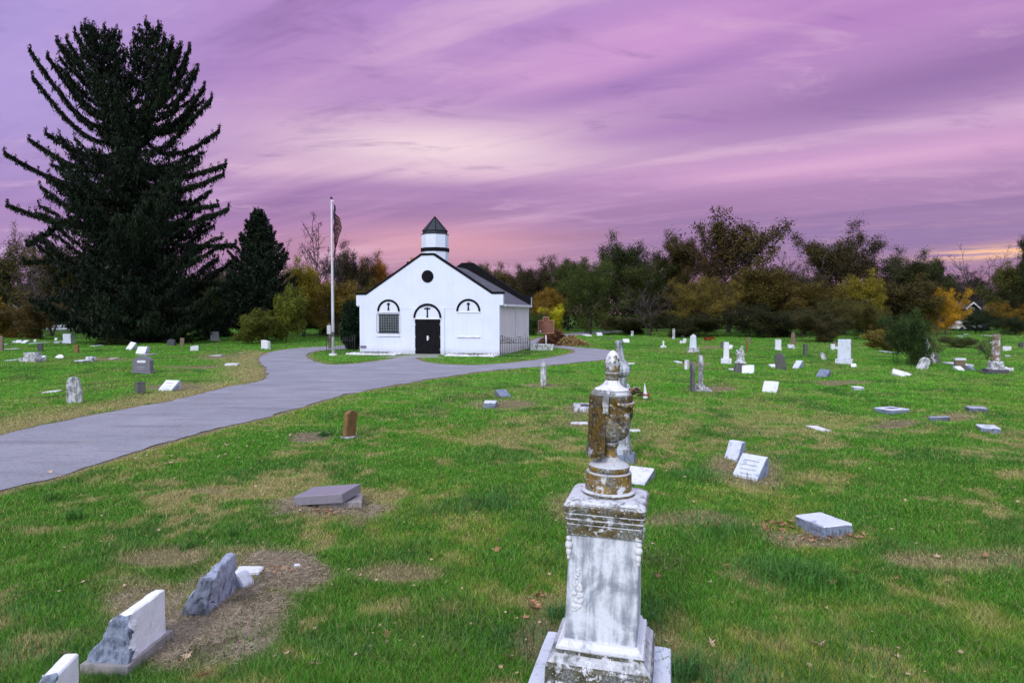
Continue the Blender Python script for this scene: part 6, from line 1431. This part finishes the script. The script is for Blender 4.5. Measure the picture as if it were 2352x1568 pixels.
# ------------------------------------------------------------------ fallen leaves
def leaf_bm(seed, n_=11):
    r_ = random.Random(seed); pts = []
    for i in range(20):
        a = 2 * math.pi * i / 20; rad = (1.0 if i % 4 == 0 else (.62 if i % 2 == 0 else .48)) * r_.uniform(.82, 1.12)
        if 13 <= i <= 17: rad *= .65
        pts.append(Vector((rad * math.cos(a), rad * math.sin(a), 0)))
    bm = bmesh.new(); c_ = bm.verts.new((0, 0, 0)); mids = []; V = []
    cu, cv = r_.uniform(.2, .7), r_.uniform(-.2, .5)
    for q in pts: q.z = cu * q.x * q.x * .8 + cv * abs(q.y) * .6 + r_.uniform(-.06, .14); V.append(bm.verts.new(q)); mids.append(bm.verts.new(q * .5 + Vector((0, 0, -q.z * .25))))
    for i in range(20):
        j = (i + 1) % 20; bm.faces.new((c_, mids[i], mids[j])); bm.faces.new((mids[i], V[i], V[j], mids[j]))
    tube(bm, [(0, 0, 0), (.1, -.6, .03), (.05, -1.15, .12)], .03, 3); return bm
LM = []
for s in range(5):
    for mm in ('leaf_brown', 'leaf_pale', 'leaf_dark'):
        bm = leaf_bm(s + 3); me = bpy.data.meshes.new('fallen_leaf'); bm.to_mesh(me); bm.free(); me.materials.append(M[mm]); LM.append(me)
LP = [(888, 1466, 0, 'curled orange brown leaf in the grass left of the monument', .10), (724, 1535, 1, 'pale upright leaf near the bottom edge', .11), (856, 1424, 1, 'small pale folded leaf above the curled orange brown one', .075), (1142, 1270, 0, 'tan leaf left of the monument cap', .10), (1145, 1245, 2, 'darker leaf just behind the tan one', .09),
      (862, 1228, 2, 'dull brown leaf below the toppled granite block', .10), (940, 1230, 0, 'brown leaf right of the dull one below the granite', .08), (765, 1182, 0, 'orange leaf at the front of the toppled granite footing', .11), (728, 1178, 0, 'brown leaf under the left corner of the toppled granite', .09), (1055, 1195, 0, 'small reddish leaf in the long tuft left of the monument', .06),
      (1877, 1487, 1, 'large pale leaf near the bottom right of the monument', .13), (1912, 1345, 0, 'long tan leaf at the tip of the big grass tuft', .11), (1968, 1320, 2, 'dark curled leaf right of the big grass tuft', .09), (2150, 1284, 1, 'pale curled leaf in the right foreground grass', .10), (2265, 1282, 0, 'brown leaf beside the pale curled one at right', .12), (2285, 1160, 0, 'small orange leaf in the right middle grass', .09),
      (1633, 1486, 1, 'pale leaf right of the monument base', .10), (1667, 1305, 0, 'reddish leaf right of the monument shaft', .08), (1510, 1328, 2, 'dull leaf close to the right of the monument shaft', .08), (195, 1342, 1, 'pale curled leaf in the left foreground grass', .09), (198, 1279, 0, 'brown leaf behind the pale curled one at left', .08), (150, 1512, 2, 'dark leaf between the two lower left headstones', .11),
      (595, 1322, 0, 'rusty leaf on the broken white slab at lower left', .08), (470, 1560, 0, 'rusty leaf at the bottom edge near the footing', .11), (430, 1515, 1, 'pale leaf on the dry soil beside the concrete footing', .09), (1235, 1372, 0, 'tan leaf at the left foot of the monument shaft', .10), (1225, 1405, 2, 'dark leaf low at the left foot of the monument', .11), (1170, 1520, 2, 'crumpled leaf beside the monument base corner', .10),
      (660, 1510, 1, 'pale sliver leaf right of the lower left stones', .06), (540, 1108, 0, 'small brown leaf in the grass below the road', .09), (520, 1025, 1, 'pale leaf by the road edge', .12), (990, 932, 1, 'cream leaf in the grass before the chapel', .12), (1850, 1335, 1, 'small pale leaf inside the big grass tuft', .06), (2060, 1335, 0, 'little brown leaf in the far right foreground', .06)]
for i, (px, py, mi, lab, s) in enumerate(LP):
    p = G(px, py); rr = random.Random(i * 7 + 1); o = bpy.data.objects.new('fallen_leaf', LM[(i % 5) * 3 + mi]); link(o); o.location = (p.x, p.y, p.z + .035)
    o.rotation_euler = (rr.uniform(-.7, .7), rr.uniform(-.5, .5), rr.uniform(0, 6.28)); o.scale = (s * .62,) * 3; tag(o, lab, 'leaf', 'brown leaves fallen on the lawn')
# uncounted litter: drifts beside the markers and specks over the lawn
base_ = []; 
for s in range(4):
    bm = leaf_bm(s + 20); bm.verts.ensure_lookup_table(); bmesh.ops.triangulate(bm, faces=bm.faces); base_.append((np.array([tuple(v.co) for v in bm.verts]), np.array([[v.index for v in f.verts] for f in bm.faces]))); bm.free()
def litter(name, spots, label, m_, seed):
    r = np.random.default_rng(seed); Vs = []; Fs = []; off = 0
    for (px, py, sx_, sy_, n_, sz) in spots:
        for _ in range(n_):
            qx, qy = px + r.normal(0, sx_), py + r.normal(0, sy_)
            if qy < 800: continue
            p = G(qx, qy)
            if bool(on_road(np.array([p.x]), np.array([p.y]))[0]) and r.random() < .7: continue
            V, F = base_[r.integers(4)]; M4 = Matrix.Translation((p.x, p.y, p.z + .030)) @ Matrix.Rotation(r.random() * 6.28, 4, 'Z') @ Matrix.Rotation(r.normal(0, .5), 4, 'X'); A = np.array(M4); s = sz * (.6 + .7 * r.random()) * .6
            Vs.append((V * s) @ A[:3, :3].T + A[:3, 3]); Fs.append(F + off); off += len(V)
    o = np_mesh(name, np.concatenate(Vs), np.concatenate(Fs), M[m_]); tag(o, label, 'leaves', kind='stuff')
litter('leaf_litter', [(1790, 1212, 32, 9, 34, .10), (1870, 1238, 35, 5, 18, .09), (1940, 1232, 20, 6, 10, .08), (760, 1178, 20, 4, 6, .08), (1690, 1080, 30, 14, 8, .07), (640, 1310, 20, 8, 12, .06), (1240, 1390, 20, 18, 10, .08), (2060, 945, 30, 3, 5, .08)], 'drifts of brown leaves gathered against the markers', 'leaf_brown', 5)
litter('leaf_specks', [(1176, 1250, 650, 160, 120, .045), (300, 1060, 200, 25, 22, .08), (640, 1015, 60, 12, 18, .06), (1900, 1100, 350, 90, 40, .05), (1200, 1450, 600, 80, 70, .04)], 'specks of pale leaf litter over the lawn', 'leaf_pale', 6)

# grass standing up round the foot of the markers
bpy.context.view_layer.update()
r = np.random.default_rng(41); Bs = []
for ob in list(col.objects):
    if ob.parent is None and ob.get('category') in ('gravestone', 'grave marker', 'monument') and ob.location.y < 60:
        for ch_ in ob.children:
            if ch_.type != 'MESH' or 'inscription' in ch_.name: continue
            w_ = np.array([tuple(ch_.matrix_world @ Vector(c_)) for c_ in ch_.bound_box]);
            if w_[:, 2].min() > ob.location.z + .12: continue
            mw = ch_.matrix_world; lo = Vector(ch_.bound_box[0]); hi_ = Vector(ch_.bound_box[6]); per = 2 * ((hi_.x - lo.x) + (hi_.y - lo.y)); n_ = int(per * max(40, 420 / (1 + ob.location.y * .12)))
            for _ in range(n_):
                u = r.random() * 4; k_ = int(u); f_ = u - k_; X_ = (f_, 1.0, f_, 0.0)[k_]; Y_ = (0.0, f_, 1.0, f_)[k_]
                q = mw @ Vector((lo.x + (hi_.x - lo.x) * X_ + (X_ - .5) * .02, lo.y + (hi_.y - lo.y) * Y_ + (Y_ - .5) * .02, 0)); Bs.append((q.x + r.normal(0, .012), q.y + r.normal(0, .012)))
Bs = np.array(Bs); bx, by = Bs[:, 0], Bs[:, 1]; n = len(bx); rd_ = road_dist(bx, by); on = on_road(bx, by); bz = GZ(bx, by, rd_, on); cl, hf, dd = lawn(bx, by, rd_, on, r.random(n))
ok = ~on & (r.random(n) > dd * .55); bx, by, bz, cl = bx[ok], by[ok], bz[ok], cl[ok]; n = len(bx)
wd = np.maximum(.0032, .0008 * by); ht = (.035 + .07 * r.random(n) ** 1.6); th = r.random(n) * 6.283; ph = r.random(n) * 6.283; ln = ht * .5 * r.random(n)
V = np.stack([np.stack([bx - np.cos(th) * wd / 2, by - np.sin(th) * wd / 2, bz - .005], 1), np.stack([bx + np.cos(th) * wd / 2, by + np.sin(th) * wd / 2, bz - .005], 1), np.stack([bx + np.cos(ph) * ln, by + np.sin(ph) * ln, bz + ht], 1)], 1).reshape(-1, 3)
cl = np.clip(cl * (.35 + 1.0 * r.random((n, 1))), 0, .6); C4 = np.repeat(np.concatenate([cl, np.ones((n, 1))], 1), 3, 0)
o = np_mesh('grass_collars', V, np.arange(3 * n).reshape(-1, 3), M['blade'], attrs={'Col': ('FLOAT_COLOR', C4)}); tag(o, 'untrimmed grass standing round the feet of the gravestones', 'grass', kind='stuff')
